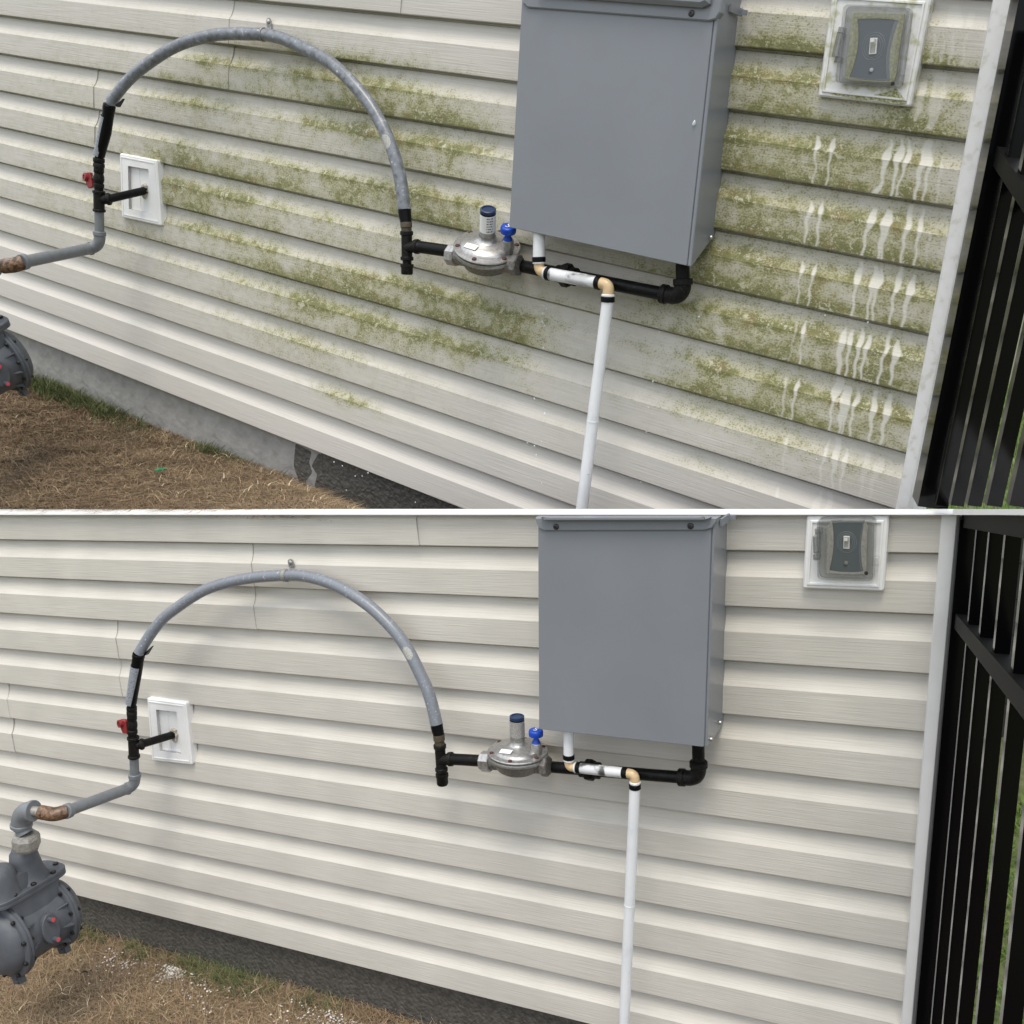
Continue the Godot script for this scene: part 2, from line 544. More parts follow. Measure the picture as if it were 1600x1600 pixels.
const DRIPS := [
	[[Vector3(0.5434, 0.5179, 0.0069), Vector3(0.5467, 0.5054, 0.0110), Vector3(0.5471, 0.4925, 0.0050), Vector3(0.5543, 0.4700, 0.0033), Vector3(0.5557, 0.4426, 0.0045)], 225],
	[[Vector3(0.5708, 0.5175, 0.0068), Vector3(0.5735, 0.5050, 0.0114), Vector3(0.5737, 0.4935, 0.0049), Vector3(0.5775, 0.4681, 0.0038), Vector3(0.5797, 0.4435, 0.0039)], 225],
	[[Vector3(0.6633, 0.5291, 0.0038), Vector3(0.6669, 0.5209, 0.0064), Vector3(0.6667, 0.5021, 0.0154), Vector3(0.6672, 0.4858, 0.0090), Vector3(0.6710, 0.4622, 0.0065), Vector3(0.6640, 0.4433, 0.0104)], 225],
	[[Vector3(0.6820, 0.5327, 0.0038), Vector3(0.6863, 0.5047, 0.0165), Vector3(0.6863, 0.4885, 0.0076), Vector3(0.6904, 0.4638, 0.0056), Vector3(0.6898, 0.4421, 0.0057)], 225],
	[[Vector3(0.6939, 0.5317, 0.0045), Vector3(0.7006, 0.5029, 0.0113), Vector3(0.6997, 0.4828, 0.0051), Vector3(0.6974, 0.4433, 0.0038)], 225],
	[[Vector3(0.7230, 0.5329, 0.0135), Vector3(0.7296, 0.5032, 0.0197), Vector3(0.7251, 0.4939, 0.0094), Vector3(0.7293, 0.4419, 0.0055)], 225],
	[[Vector3(0.7371, 0.5054, 0.0074), Vector3(0.7397, 0.4736, 0.0062), Vector3(0.7432, 0.4428, 0.0045)], 225],
	[[Vector3(0.5587, 0.4138, 0.0042), Vector3(0.5623, 0.4023, 0.0098), Vector3(0.5608, 0.3832, 0.0073), Vector3(0.5668, 0.3448, 0.0043)], 225],
	[[Vector3(0.5772, 0.4167, 0.0028), Vector3(0.5803, 0.4026, 0.0105), Vector3(0.5809, 0.3893, 0.0061), Vector3(0.5884, 0.3432, 0.0042)], 225],
	[[Vector3(0.6679, 0.4167, 0.0100), Vector3(0.6694, 0.4013, 0.0145), Vector3(0.6662, 0.3798, 0.0066), Vector3(0.6695, 0.3418, 0.0054)], 225],
	[[Vector3(0.6900, 0.4190, 0.0103), Vector3(0.6947, 0.4017, 0.0194), Vector3(0.6948, 0.3795, 0.0117), Vector3(0.6958, 0.3427, 0.0053)], 225],
	[[Vector3(0.6969, 0.3746, 0.0068), Vector3(0.7008, 0.3423, 0.0042)], 225],
	[[Vector3(0.7230, 0.4333, 0.0088), Vector3(0.7300, 0.3999, 0.0102), Vector3(0.7300, 0.3779, 0.0064), Vector3(0.7346, 0.3421, 0.0046)], 225],
	[[Vector3(0.7438, 0.4315, 0.0038), Vector3(0.7493, 0.4045, 0.0095), Vector3(0.7513, 0.3817, 0.0055), Vector3(0.7570, 0.3424, 0.0046)], 225],
	[[Vector3(0.5687, 0.3120, 0.0043), Vector3(0.5714, 0.3014, 0.0086), Vector3(0.5722, 0.2806, 0.0035), Vector3(0.5801, 0.2412, 0.0035)], 225],
	[[Vector3(0.5926, 0.3124, 0.0034), Vector3(0.5942, 0.3016, 0.0085), Vector3(0.5939, 0.2821, 0.0043), Vector3(0.5986, 0.2409, 0.0034)], 225],
	[[Vector3(0.6669, 0.3306, 0.0075), Vector3(0.6703, 0.3042, 0.0129), Vector3(0.6716, 0.2868, 0.0060), Vector3(0.6788, 0.2386, 0.0055)], 225],
	[[Vector3(0.6942, 0.3264, 0.0085), Vector3(0.7025, 0.3011, 0.0198), Vector3(0.6995, 0.2816, 0.0064), Vector3(0.7037, 0.2399, 0.0046)], 225],
	[[Vector3(0.7040, 0.3256, 0.0047), Vector3(0.7081, 0.3036, 0.0106), Vector3(0.7067, 0.2803, 0.0066), Vector3(0.7136, 0.2393, 0.0046)], 225],
	[[Vector3(0.7341, 0.3341, 0.0072), Vector3(0.7381, 0.3097, 0.0116), Vector3(0.7377, 0.2868, 0.0065), Vector3(0.7439, 0.2392, 0.0047)], 225],
	[[Vector3(0.7577, 0.3255, 0.0066), Vector3(0.7619, 0.3011, 0.0148), Vector3(0.7603, 0.2875, 0.0090), Vector3(0.7654, 0.2400, 0.0052)], 225],
	[[Vector3(0.5981, 0.2137, 0.0035), Vector3(0.6019, 0.1988, 0.0087), Vector3(0.6039, 0.1732, 0.0035), Vector3(0.6100, 0.1396, 0.0041)], 225],
	[[Vector3(0.6709, 0.2200, 0.0033), Vector3(0.6728, 0.1965, 0.0138), Vector3(0.6740, 0.1754, 0.0106), Vector3(0.6831, 0.1374, 0.0084)], 225],
	[[Vector3(0.6826, 0.2157, 0.0069), Vector3(0.6861, 0.1982, 0.0110), Vector3(0.6889, 0.1790, 0.0055), Vector3(0.6955, 0.1377, 0.0050)], 225],
	[[Vector3(0.6987, 0.2221, 0.0060), Vector3(0.7043, 0.2010, 0.0109), Vector3(0.7050, 0.1772, 0.0068), Vector3(0.7089, 0.1382, 0.0055)], 225],
	[[Vector3(0.7143, 0.2131, 0.0070), Vector3(0.7175, 0.1971, 0.0108), Vector3(0.7171, 0.1745, 0.0060), Vector3(0.7212, 0.1399, 0.0041)], 225],
	[[Vector3(0.7450, 0.2285, 0.0074), Vector3(0.7491, 0.2004, 0.0079), Vector3(0.7485, 0.1821, 0.0059), Vector3(0.7517, 0.1377, 0.0054)], 225],
	[[Vector3(0.7626, 0.2160, 0.0065), Vector3(0.7676, 0.1979, 0.0152), Vector3(0.7678, 0.1770, 0.0084), Vector3(0.7725, 0.1431, 0.0048)], 225],
	[[Vector3(0.7520, 0.5196, 0.0036), Vector3(0.7561, 0.5007, 0.0061), Vector3(0.7651, 0.4425, 0.0037)], 120],
	[[Vector3(0.7676, 0.3974, 0.0045), Vector3(0.7738, 0.3430, 0.0035)], 120],
	[[Vector3(0.5836, 0.2119, 0.0035), Vector3(0.5872, 0.1954, 0.0052), Vector3(0.5883, 0.1695, 0.0029), Vector3(0.5895, 0.1405, 0.0041)], 120],
	[[Vector3(0.6122, 0.1106, 0.0035), Vector3(0.6145, 0.0993, 0.0088), Vector3(0.6150, 0.0755, 0.0053), Vector3(0.6193, 0.0342, 0.0042)], 215],
	[[Vector3(0.6834, 0.1288, 0.0154), Vector3(0.6843, 0.1086, 0.0197), Vector3(0.6838, 0.0879, 0.0057), Vector3(0.6921, 0.0336, 0.0043)], 215],
	[[Vector3(0.6999, 0.1156, 0.0167), Vector3(0.7071, 0.0883, 0.0195), Vector3(0.7051, 0.0716, 0.0118), Vector3(0.7097, 0.0342, 0.0043)], 215],
	[[Vector3(0.7106, 0.0805, 0.0067), Vector3(0.7137, 0.0577, 0.0045), Vector3(0.7131, 0.0343, 0.0043)], 215],
	[[Vector3(0.7187, 0.1205, 0.0033), Vector3(0.7233, 0.1000, 0.0105), Vector3(0.7221, 0.0807, 0.0056), Vector3(0.7288, 0.0337, 0.0048)], 215],
	[[Vector3(0.7488, 0.1226, 0.0076), Vector3(0.7554, 0.0927, 0.0122), Vector3(0.7593, 0.0647, 0.0066), Vector3(0.7648, 0.0339, 0.0055)], 215],
	[[Vector3(0.7729, 0.1233, 0.0075), Vector3(0.7794, 0.0964, 0.0147), Vector3(0.7796, 0.0733, 0.0075), Vector3(0.7847, 0.0338, 0.0054)], 215],
	[[Vector3(0.6916, 0.0184, 0.0043), Vector3(0.6947, -0.0050, 0.0081), Vector3(0.6943, -0.0327, 0.0041), Vector3(0.6992, -0.0668, 0.0035)], 215],
	[[Vector3(0.7081, 0.0232, 0.0108), Vector3(0.7147, -0.0111, 0.0129), Vector3(0.7175, -0.0409, 0.0058), Vector3(0.7236, -0.0667, 0.0041)], 215],
	[[Vector3(0.7275, 0.0109, 0.0051), Vector3(0.7329, -0.0116, 0.0108), Vector3(0.7332, -0.0329, 0.0051), Vector3(0.7373, -0.0654, 0.0040)], 215],
	[[Vector3(0.6236, -0.0958, 0.0056), Vector3(0.6291, -0.1116, 0.0077)], 215],
	[[Vector3(0.7020, -0.0799, 0.0059), Vector3(0.7023, -0.1050, 0.0148), Vector3(0.7041, -0.1298, 0.0089)], 215],
	[[Vector3(0.7195, -0.0774, 0.0102), Vector3(0.7233, -0.0980, 0.0117), Vector3(0.7252, -0.1226, 0.0074)], 215],
	[[Vector3(0.5900, 0.1079, 0.0045), Vector3(0.5949, 0.0822, 0.0060), Vector3(0.6016, 0.0369, 0.0042)], 130],
	[[Vector3(0.6177, 0.0061, 0.0030), Vector3(0.6207, -0.0085, 0.0075), Vector3(0.6265, -0.0630, 0.0037)], 130],
	[[Vector3(0.7660, 0.0134, 0.0088), Vector3(0.7698, -0.0094, 0.0139), Vector3(0.7713, -0.0331, 0.0061), Vector3(0.7748, -0.0624, 0.0051)], 130],
	[[Vector3(0.7893, 0.0115, 0.0123), Vector3(0.7921, -0.0040, 0.0191), Vector3(0.7874, -0.0235, 0.0083), Vector3(0.7915, -0.0600, 0.0056)], 130],
	[[Vector3(0.6929, 0.6886, 0.0048), Vector3(0.6949, 0.6772, 0.0048), Vector3(0.6977, 0.6496, 0.0049)], 130],
	[[Vector3(0.7073, 0.6897, 0.0036), Vector3(0.7093, 0.6784, 0.0042), Vector3(0.7134, 0.6510, 0.0042)], 130],
	[[Vector3(0.7216, 0.6908, 0.0042), Vector3(0.7237, 0.6749, 0.0054), Vector3(0.7264, 0.6486, 0.0048)], 130],
	[[Vector3(0.7404, 0.6922, 0.0053), Vector3(0.7427, 0.6719, 0.0053), Vector3(0.7453, 0.6503, 0.0050)], 130],
	[[Vector3(0.7102, 0.7262, 0.0201), Vector3(0.7159, 0.7063, 0.0248)], 130],
	[[Vector3(0.7365, 0.7223, 0.0116), Vector3(0.7401, 0.7057, 0.0105)], 130],
	[[Vector3(0.7153, 0.6313, 0.0205), Vector3(0.7210, 0.6024, 0.0229), Vector3(0.7225, 0.5883, 0.0206), Vector3(0.7238, 0.5525, 0.0110)], 130],
	[[Vector3(0.6918, 0.6173, 0.0123), Vector3(0.6963, 0.6011, 0.0135), Vector3(0.6984, 0.5616, 0.0062)], 130],
	[[Vector3(0.4788, 0.7476, 0.0041), Vector3(0.4899, 0.6880, 0.0019)], 130],
	[[Vector3(0.5217, 0.7499, 0.0037), Vector3(0.5264, 0.6906, 0.0019)], 130],
]

func make_materials() -> void:
	var grain := stretched(3, TW, TH, 46, 0.42)
	grain.convert(Image.FORMAT_L8)
	var gd := grain.get_data()
	M.siding_clean = siding_material(clean_texture(gd), grain, 0.4)
	M.siding_dirty = siding_material(mildew_texture(gd), grain, 0.4)
	M.trim_clean = grained([[0.0, Color(0.66, 0.66, 0.66)], [1.0, Color(0.72, 0.72, 0.72)]], 0.02, 21, 0.4, 0.4)
	M.trim_dirty = grained([[0.0, Color(0.50, 0.49, 0.45)], [0.25, Color(0.60, 0.595, 0.58)], [0.38, Color(0.67, 0.67, 0.67)], [1.0, Color(0.71, 0.71, 0.72)]], 0.03, 22, 0.2, 0.45)
	M.white_clean = grained([[0.0, Color(0.74, 0.74, 0.74)], [1.0, Color(0.80, 0.80, 0.80)]], 0.02, 23, 0.3, 0.35)
	M.white_dirty = grained([[0.0, Color(0.36, 0.36, 0.20)], [0.28, Color(0.52, 0.52, 0.42)], [0.40, Color(0.66, 0.66, 0.64)], [1.0, Color(0.74, 0.74, 0.76)]], 0.022, 24, 0.16, 0.45)
	M.sealant = grained([[0.0, Color(0.33, 0.28, 0.22)], [1.0, Color(0.58, 0.53, 0.46)]], 0.03, 25, 0.05, 0.7, 0.0, 0.3)
	M.black_iron = grained([[0.0, Color(0.004, 0.004, 0.004)], [0.72, Color(0.007, 0.007, 0.007)], [0.9, Color(0.022, 0.021, 0.02)], [1.0, Color(0.06, 0.055, 0.05)]], 0.03, 26, 0.09, 0.4)
	M.black_iron.metallic_specular = 0.28
	M.black_fitting = grained([[0.0, Color(0.004, 0.004, 0.004)], [0.65, Color(0.009, 0.0085, 0.008)], [1.0, Color(0.04, 0.036, 0.032)]], 0.04, 27, 0.05, 0.46, 0.0, 0.08)
	M.black_fitting.metallic_specular = 0.28
	M.tape = plain(srgb(0.005, 0.005, 0.006), 0.36)
	M.tape.metallic_specular = 0.25
	M.brown_iron = grained([[0.0, Color(0.03, 0.025, 0.018)], [0.6, Color(0.07, 0.055, 0.035)], [1.0, Color(0.16, 0.12, 0.07)]], 0.04, 28, 0.04, 0.55)
	M.grey_paint = grained([[0.0, Color(0.09, 0.095, 0.10)], [0.25, Color(0.145, 0.155, 0.168)], [1.0, Color(0.175, 0.19, 0.207)]], 0.025, 29, 0.12, 0.42)
	M.hose = grained([[0.0, Color(0.165, 0.18, 0.205)], [0.5, Color(0.185, 0.2, 0.232)], [0.80, Color(0.20, 0.218, 0.252)], [0.86, Color(0.5, 0.52, 0.55)], [1.0, Color(0.7, 0.72, 0.75)]], 0.05, 30, 0.11, 0.32, 0.0, 0.0, 3)
	M.hose_dirty = grained([[0.0, Color(0.06, 0.063, 0.066)], [0.22, Color(0.10, 0.107, 0.118)], [0.40, Color(0.16, 0.173, 0.198)], [0.80, Color(0.20, 0.217, 0.25)], [0.87, Color(0.45, 0.47, 0.5)], [1.0, Color(0.7, 0.72, 0.75)]], 0.035, 31, 0.16, 0.32, 0.0, 0.0, 5)
	M.scuff = grained([[0.0, Color(0.05, 0.05, 0.05)], [0.42, Color(0.16, 0.16, 0.15)], [0.5, Color(0.5, 0.5, 0.47)], [1.0, Color(0.62, 0.62, 0.58)]], 0.06, 32, 0.022, 0.6)
	M.hose_label = grained([[0.0, Color(0.04, 0.04, 0.045)], [0.25, Color(0.1, 0.11, 0.12)], [0.38, Color(0.28, 0.3, 0.34)], [1.0, Color(0.33, 0.35, 0.4)]], 0.04, 33, 0.05, 0.4)
	M.galvanised = grained([[0.0, Color(0.16, 0.15, 0.13)], [0.5, Color(0.3, 0.29, 0.27)], [1.0, Color(0.42, 0.41, 0.39)]], 0.03, 34, 0.05, 0.5, 0.35)
	M.rust = grained([[0.0, Color(0.012, 0.007, 0.004)], [0.35, Color(0.04, 0.018, 0.009)], [0.48, Color(0.13, 0.062, 0.028)], [0.6, Color(0.24, 0.15, 0.09)], [0.75, Color(0.09, 0.042, 0.02)], [1.0, Color(0.25, 0.24, 0.23)]], 0.018, 35, 0.09, 0.45, 0.0, 0.15)
	M.tan_fitting = grained([[0.0, Color(0.55, 0.40, 0.225)], [1.0, Color(0.65, 0.48, 0.285)]], 0.02, 36, 0.05, 0.34)
	M.white_pipe = grained([[0.0, Color(0.58, 0.61, 0.64)], [0.3, Color(0.70, 0.72, 0.75)], [1.0, Color(0.75, 0.76, 0.79)]], 0.012, 37, 0.25, 0.3)
	M.smudged = grained([[0.0, Color(0.03, 0.03, 0.03)], [0.34, Color(0.10, 0.10, 0.10)], [0.43, Color(0.60, 0.61, 0.63)], [1.0, Color(0.74, 0.75, 0.77)]], 0.009, 38, 0.16, 0.35)
	M.heater = grained([[0.0, Color(0.195, 0.207, 0.232)], [0.5, Color(0.205, 0.218, 0.244)], [1.0, Color(0.215, 0.229, 0.256)]], 0.008, 39, 0.7, 0.27)
	M.heater.metallic_specular = 0.45
	M.steel = plain(srgb(0.45, 0.45, 0.45), 0.3, 0.9)
	M.dark_steel = plain(srgb(0.06, 0.06, 0.065), 0.4, 0.6)
	M.aluminium = grained([[0.0, Color(0.20, 0.195, 0.19)], [0.4, Color(0.36, 0.355, 0.35)], [1.0, Color(0.5, 0.495, 0.49)]], 0.028, 40, 0.06, 0.36, 0.75)
	M.cast = grained([[0.0, Color(0.10, 0.09, 0.08)], [0.5, Color(0.18, 0.17, 0.16)], [1.0, Color(0.28, 0.27, 0.26)]], 0.03, 41, 0.06, 0.5, 0.45)
	M.maroon = grained([[0.0, Color(0.03, 0.015, 0.014)], [1.0, Color(0.10, 0.026, 0.026)]], 0.05, 42, 0.02, 0.7)
	M.navy = plain(srgb(0.012, 0.03, 0.085), 0.4)
	M.blue = plain(srgb(0.004, 0.055, 0.42), 0.32)
	M.white_print = plain(srgb(0.78, 0.78, 0.78), 0.5)
	M.worn_label = grained([[0.0, Color(0.1, 0.1, 0.1)], [0.42, Color(0.22, 0.21, 0.2)], [0.55, Color(0.45, 0.44, 0.42)], [1.0, Color(0.66, 0.65, 0.63)]], 0.06, 43, 0.03, 0.45, 0.2)
	M.red_handle = plain(srgb(0.24, 0.022, 0.025), 0.42)
	M.red_cap = plain(srgb(0.55, 0.06, 0.08), 0.5)
	M.meter = grained([[0.0, Color(0.062, 0.069, 0.081)], [1.0, Color(0.092, 0.101, 0.116)]], 0.02, 44, 0.2, 0.56, 0.0, 0.03)
	M.bolt = plain(srgb(0.009, 0.009, 0.009), 0.45)
	M.fence = plain(srgb(0.002, 0.002, 0.0024), 0.13)
	M.fence.metallic_specular = 0.33
	M.fence_rail = plain(srgb(0.006, 0.006, 0.006), 0.5)
	M.fence_rail.metallic_specular = 0.16
	M.concrete = grained([[0.0, Color(0.20, 0.197, 0.188)], [0.35, Color(0.245, 0.241, 0.232)], [0.7, Color(0.27, 0.266, 0.257)], [1.0, Color(0.30, 0.295, 0.285)]], 0.02, 45, 0.30, 0.9, 0.0, 0.2, 6)
	M.wet = grained([[0.0, Color(0.05, 0.046, 0.04)], [0.5, Color(0.075, 0.07, 0.062)], [1.0, Color(0.105, 0.098, 0.088)]], 0.05, 47, 0.3, 0.55, 0.0, 0.3, 6)  # wet stain of the upper foundation; same dark tone on the lower one
	M.soil = grained([[0.0, Color(0.02, 0.013, 0.009)], [0.5, Color(0.05, 0.033, 0.021)], [1.0, Color(0.10, 0.068, 0.042)]], 0.03, 48, 0.3, 0.95, 0.0, 1.0)
	M.green_ground = grained([[0.0, Color(0.045, 0.055, 0.018)], [1.0, Color(0.11, 0.115, 0.05)]], 0.03, 49, 0.5, 0.9)
	M.block = grained([[0.0, Color(0.01, 0.01, 0.01)], [1.0, Color(0.022, 0.022, 0.02)]], 0.03, 50, 0.5, 0.9)
	M.ledge = grained([[0.0, Color(0.80, 0.80, 0.79)], [1.0, Color(0.86, 0.86, 0.85)]], 0.02, 51, 0.4, 0.4)
	M.device = plain(srgb(0.05, 0.064, 0.08), 0.4)
	M.ring_line = plain(srgb(0.13, 0.15, 0.17), 0.35)
	M.lever = plain(srgb(0.75, 0.74, 0.70), 0.3)
	M.lever_slot = plain(srgb(0.40, 0.40, 0.37), 0.4)
	M.algae = grained([[0.0, Color(0.12, 0.122, 0.06)], [0.5, Color(0.21, 0.21, 0.10)], [1.0, Color(0.32, 0.31, 0.17)]], 0.03, 52, 0.05, 0.7)
	M.moss = grained([[0.0, Color(0.16, 0.17, 0.05)], [0.45, Color(0.34, 0.34, 0.14)], [0.6, Color(0.5, 0.5, 0.36)], [1.0, Color(0.64, 0.64, 0.58)]], 0.04, 56, 0.06, 0.8, 0.0, 0.2)
	M.dust_rim = grained([[0.0, Color(0.2, 0.19, 0.17)], [1.0, Color(0.34, 0.325, 0.29)]], 0.03, 53, 0.05, 0.6)
	var g := plain(Color(0.55, 0.56, 0.55, 0.11), 0.04)
	g.transparency = BaseMaterial3D.TRANSPARENCY_ALPHA
	M.clear = g
	var g2 := plain(Color(0.30, 0.31, 0.31, 0.42), 0.08)
	g2.transparency = BaseMaterial3D.TRANSPARENCY_ALPHA
	M.clear_edge = g2
	var w := plain(Color(0.9, 0.93, 0.95, 0.45), 0.03)
	w.transparency = BaseMaterial3D.TRANSPARENCY_ALPHA
	M.water = w
	M.green_scrap = plain(srgb(0.02, 0.22, 0.09), 0.4)
	M.straw = plain(srgb(0.55, 0.45, 0.30), 0.7)
	M.dark_bit = plain(srgb(0.015, 0.012, 0.01), 0.8)
	M.chalk = grained([[0.0, Color(0.35, 0.31, 0.28)], [1.0, Color(0.74, 0.72, 0.70)]], 0.05, 54, 0.04, 0.9, 0.0, 0.5)

# ------------------------------------------------------------------ the house walls
func profile() -> Array:   # height over the lip (in pitches), depth behind the lip (metres); a narrow groove lies under the next lip
	return [[0.0, -0.0180], [0.0, -0.0008], [0.012, 0.0], [0.05, 0.0002], [0.30, 0.0003], [0.535, 0.0002], [0.55, -0.0009], [0.60, -0.0050], [0.66, -0.0081],
		[0.73, -0.0106], [0.81, -0.0124], [0.89, -0.0135], [0.945, -0.0140], [0.965, -0.0180], [1.05, -0.0184]]

func siding_panel(parent: Node3D, m: Material, win: Rect2, ylip: float, x0: float, x1b: float, x1t: float, lift0: float, lift1: float, tuck: bool, seed_: int, ymax := 99.0) -> void:
	var g := Geo.new()
	var pr := []
	for q in profile():
		if ylip + q[0] * PITCH < ymax:
			pr.append(q)
		else:
			pr.append([(ymax - ylip) / PITCH, q[1]])
			break
	var wob := noise(1.1, seed_, 2)
	var cols := maxi(2, int((x1b - x0) / 0.06))
	var grid := []
	for c in cols + 1:
		var t := float(c) / cols
		var col := []
		for q in pr:
			var x := lerpf(x0, lerpf(x1b, x1t, q[0]), t)
			var y: float = ylip + q[0] * PITCH + 0.0006 * wob.get_noise_2d(x, 3.0)
			var lift := lift0 * clampf(1.0 - (x - x0) / 0.05, 0.0, 1.0) + lift1 * clampf(1.0 - (x1b - x) / 0.07, 0.0, 1.0)
			var z: float = q[1] + 0.0011 * wob.get_noise_2d(x, q[0] * 0.6) + lift
			if tuck:
				z -= 0.0016
			col.append(Vector3(x, y, z))
		grid.append(col)
	var sn := []
	for k in pr.size() - 1:
		var d := Vector2((pr[k + 1][0] - pr[k][0]) * PITCH, pr[k + 1][1] - pr[k][1]).normalized()
		sn.append(Vector3(0, -d.y, d.x))
	for c in cols:
		for k in pr.size() - 1:
			var p := [grid[c][k], grid[c + 1][k], grid[c + 1][k + 1], grid[c][k + 1]]
			var u := []
			for q in p:
				u.append(Vector2((q.x - win.position.x) / win.size.x, 1.0 - (q.y - win.position.y) / win.size.y))
			var n0: Vector3 = sn[k]
			var n1: Vector3 = sn[k]
			if k > 0 and sn[k].dot(sn[k - 1]) > 0.93:
				n0 = (sn[k] + sn[k - 1]).normalized()
			if k < sn.size() - 1 and sn[k].dot(sn[k + 1]) > 0.93:
				n1 = (sn[k] + sn[k + 1]).normalized()
			g.quad_n(p[0], p[1], p[2], p[3], n0, n0, n1, n1, u[0], u[1], u[2], u[3])
	if not tuck and lift1 > 0.0:      # the cut edge that laps over the next panel
		for k in range(1, pr.size() - 1):
			var a: Vector3 = grid[cols][k]
			var b: Vector3 = grid[cols][k + 1]
			g.quad(a, b, b - Vector3(0, 0, 0.0018), a - Vector3(0, 0, 0.0018), Vector3(1, 0, 0))
	part("siding_panel", g, m, parent)

func house_wall(called: String, label: String, fr: Transform3D, m: Material, mt: Material, win: Rect2, k0: float, kfirst: int, klast: int, x_left: float, trim: Array, seams: Dictionary, ybot: float, ytop: float, thick: float) -> Node3D:
	var w := thing(called, label, "wall", fr, Vector3(0, ybot, 0))
	# trim: [left, edge, right] each two points of a leaning straight line
	var tl: Vector2 = trim[0][0]
	var th: Vector2 = trim[0][1]
	var slope := (th.x - tl.x) / (th.y - tl.y)
	for k in range(kfirst, klast + 1):
		var ylip := (k0 - k) * PITCH
		var xb := tl.x + (ylip - tl.y) * slope + 0.012
		var xt := xb + PITCH * slope
		var cuts: Array = seams.get(k, [])
		var at := x_left
		var first := true
		for s in cuts:
			siding_panel(w, m, win, ylip, at, s, s, 0.0, 0.0010, not first, 100 + k, ytop)
			at = s - 0.03
			first = false
		siding_panel(w, m, win, ylip, at, xb, xt, 0.0, 0.0, not first, 200 + k, ytop)
	# corner post of the siding, out of plumb with the courses
	var g := Geo.new()
	var sec := []
	for e in [ybot - 0.01, ytop]:
		var row := []
		for i in 3:
			var a: Vector2 = trim[i][0]
			var b: Vector2 = trim[i][1]
			row.append(a.x + (e - a.y) * (b.x - a.x) / (b.y - a.y))
		sec.append([Vector3(row[0], e, -0.014), Vector3(row[0], e, 0.0045), Vector3(row[0] + 0.0025, e, 0.0075), Vector3(row[1] - 0.001, e, 0.0075), Vector3(row[1], e, 0.0068), Vector3(row[2], e, -0.004), Vector3(row[2], e, -thick)])
	for i in 6:
		var d: Vector3 = sec[0][i + 1] - sec[0][i]
		g.quad(sec[0][i], sec[0][i + 1], sec[1][i + 1], sec[1][i], Vector3(-d.z, 0, d.x) if d.x > 0.0001 else Vector3(-1 if i == 0 else 1, 0, 0.0))
	part("corner_trim", g, mt, w)
	g = Geo.new()
	var xr: float = trim[2][0].x - 0.01
	g.hexa([Vector3(x_left, ybot + 0.02, -0.0245), Vector3(minf(sec[0][4].x, sec[1][4].x), ybot + 0.02, -0.0245), Vector3(sec[1][4].x, ytop - 0.03, -0.0245), Vector3(x_left, ytop - 0.03, -0.0245)],
		[Vector3(x_left, ybot + 0.02, -thick), Vector3(minf(sec[0][4].x, sec[1][4].x), ybot + 0.02, -thick), Vector3(sec[1][4].x, ytop - 0.03, -thick), Vector3(x_left, ytop - 0.03, -thick)])
	part("sheathing", g, M.block, w)
	return w

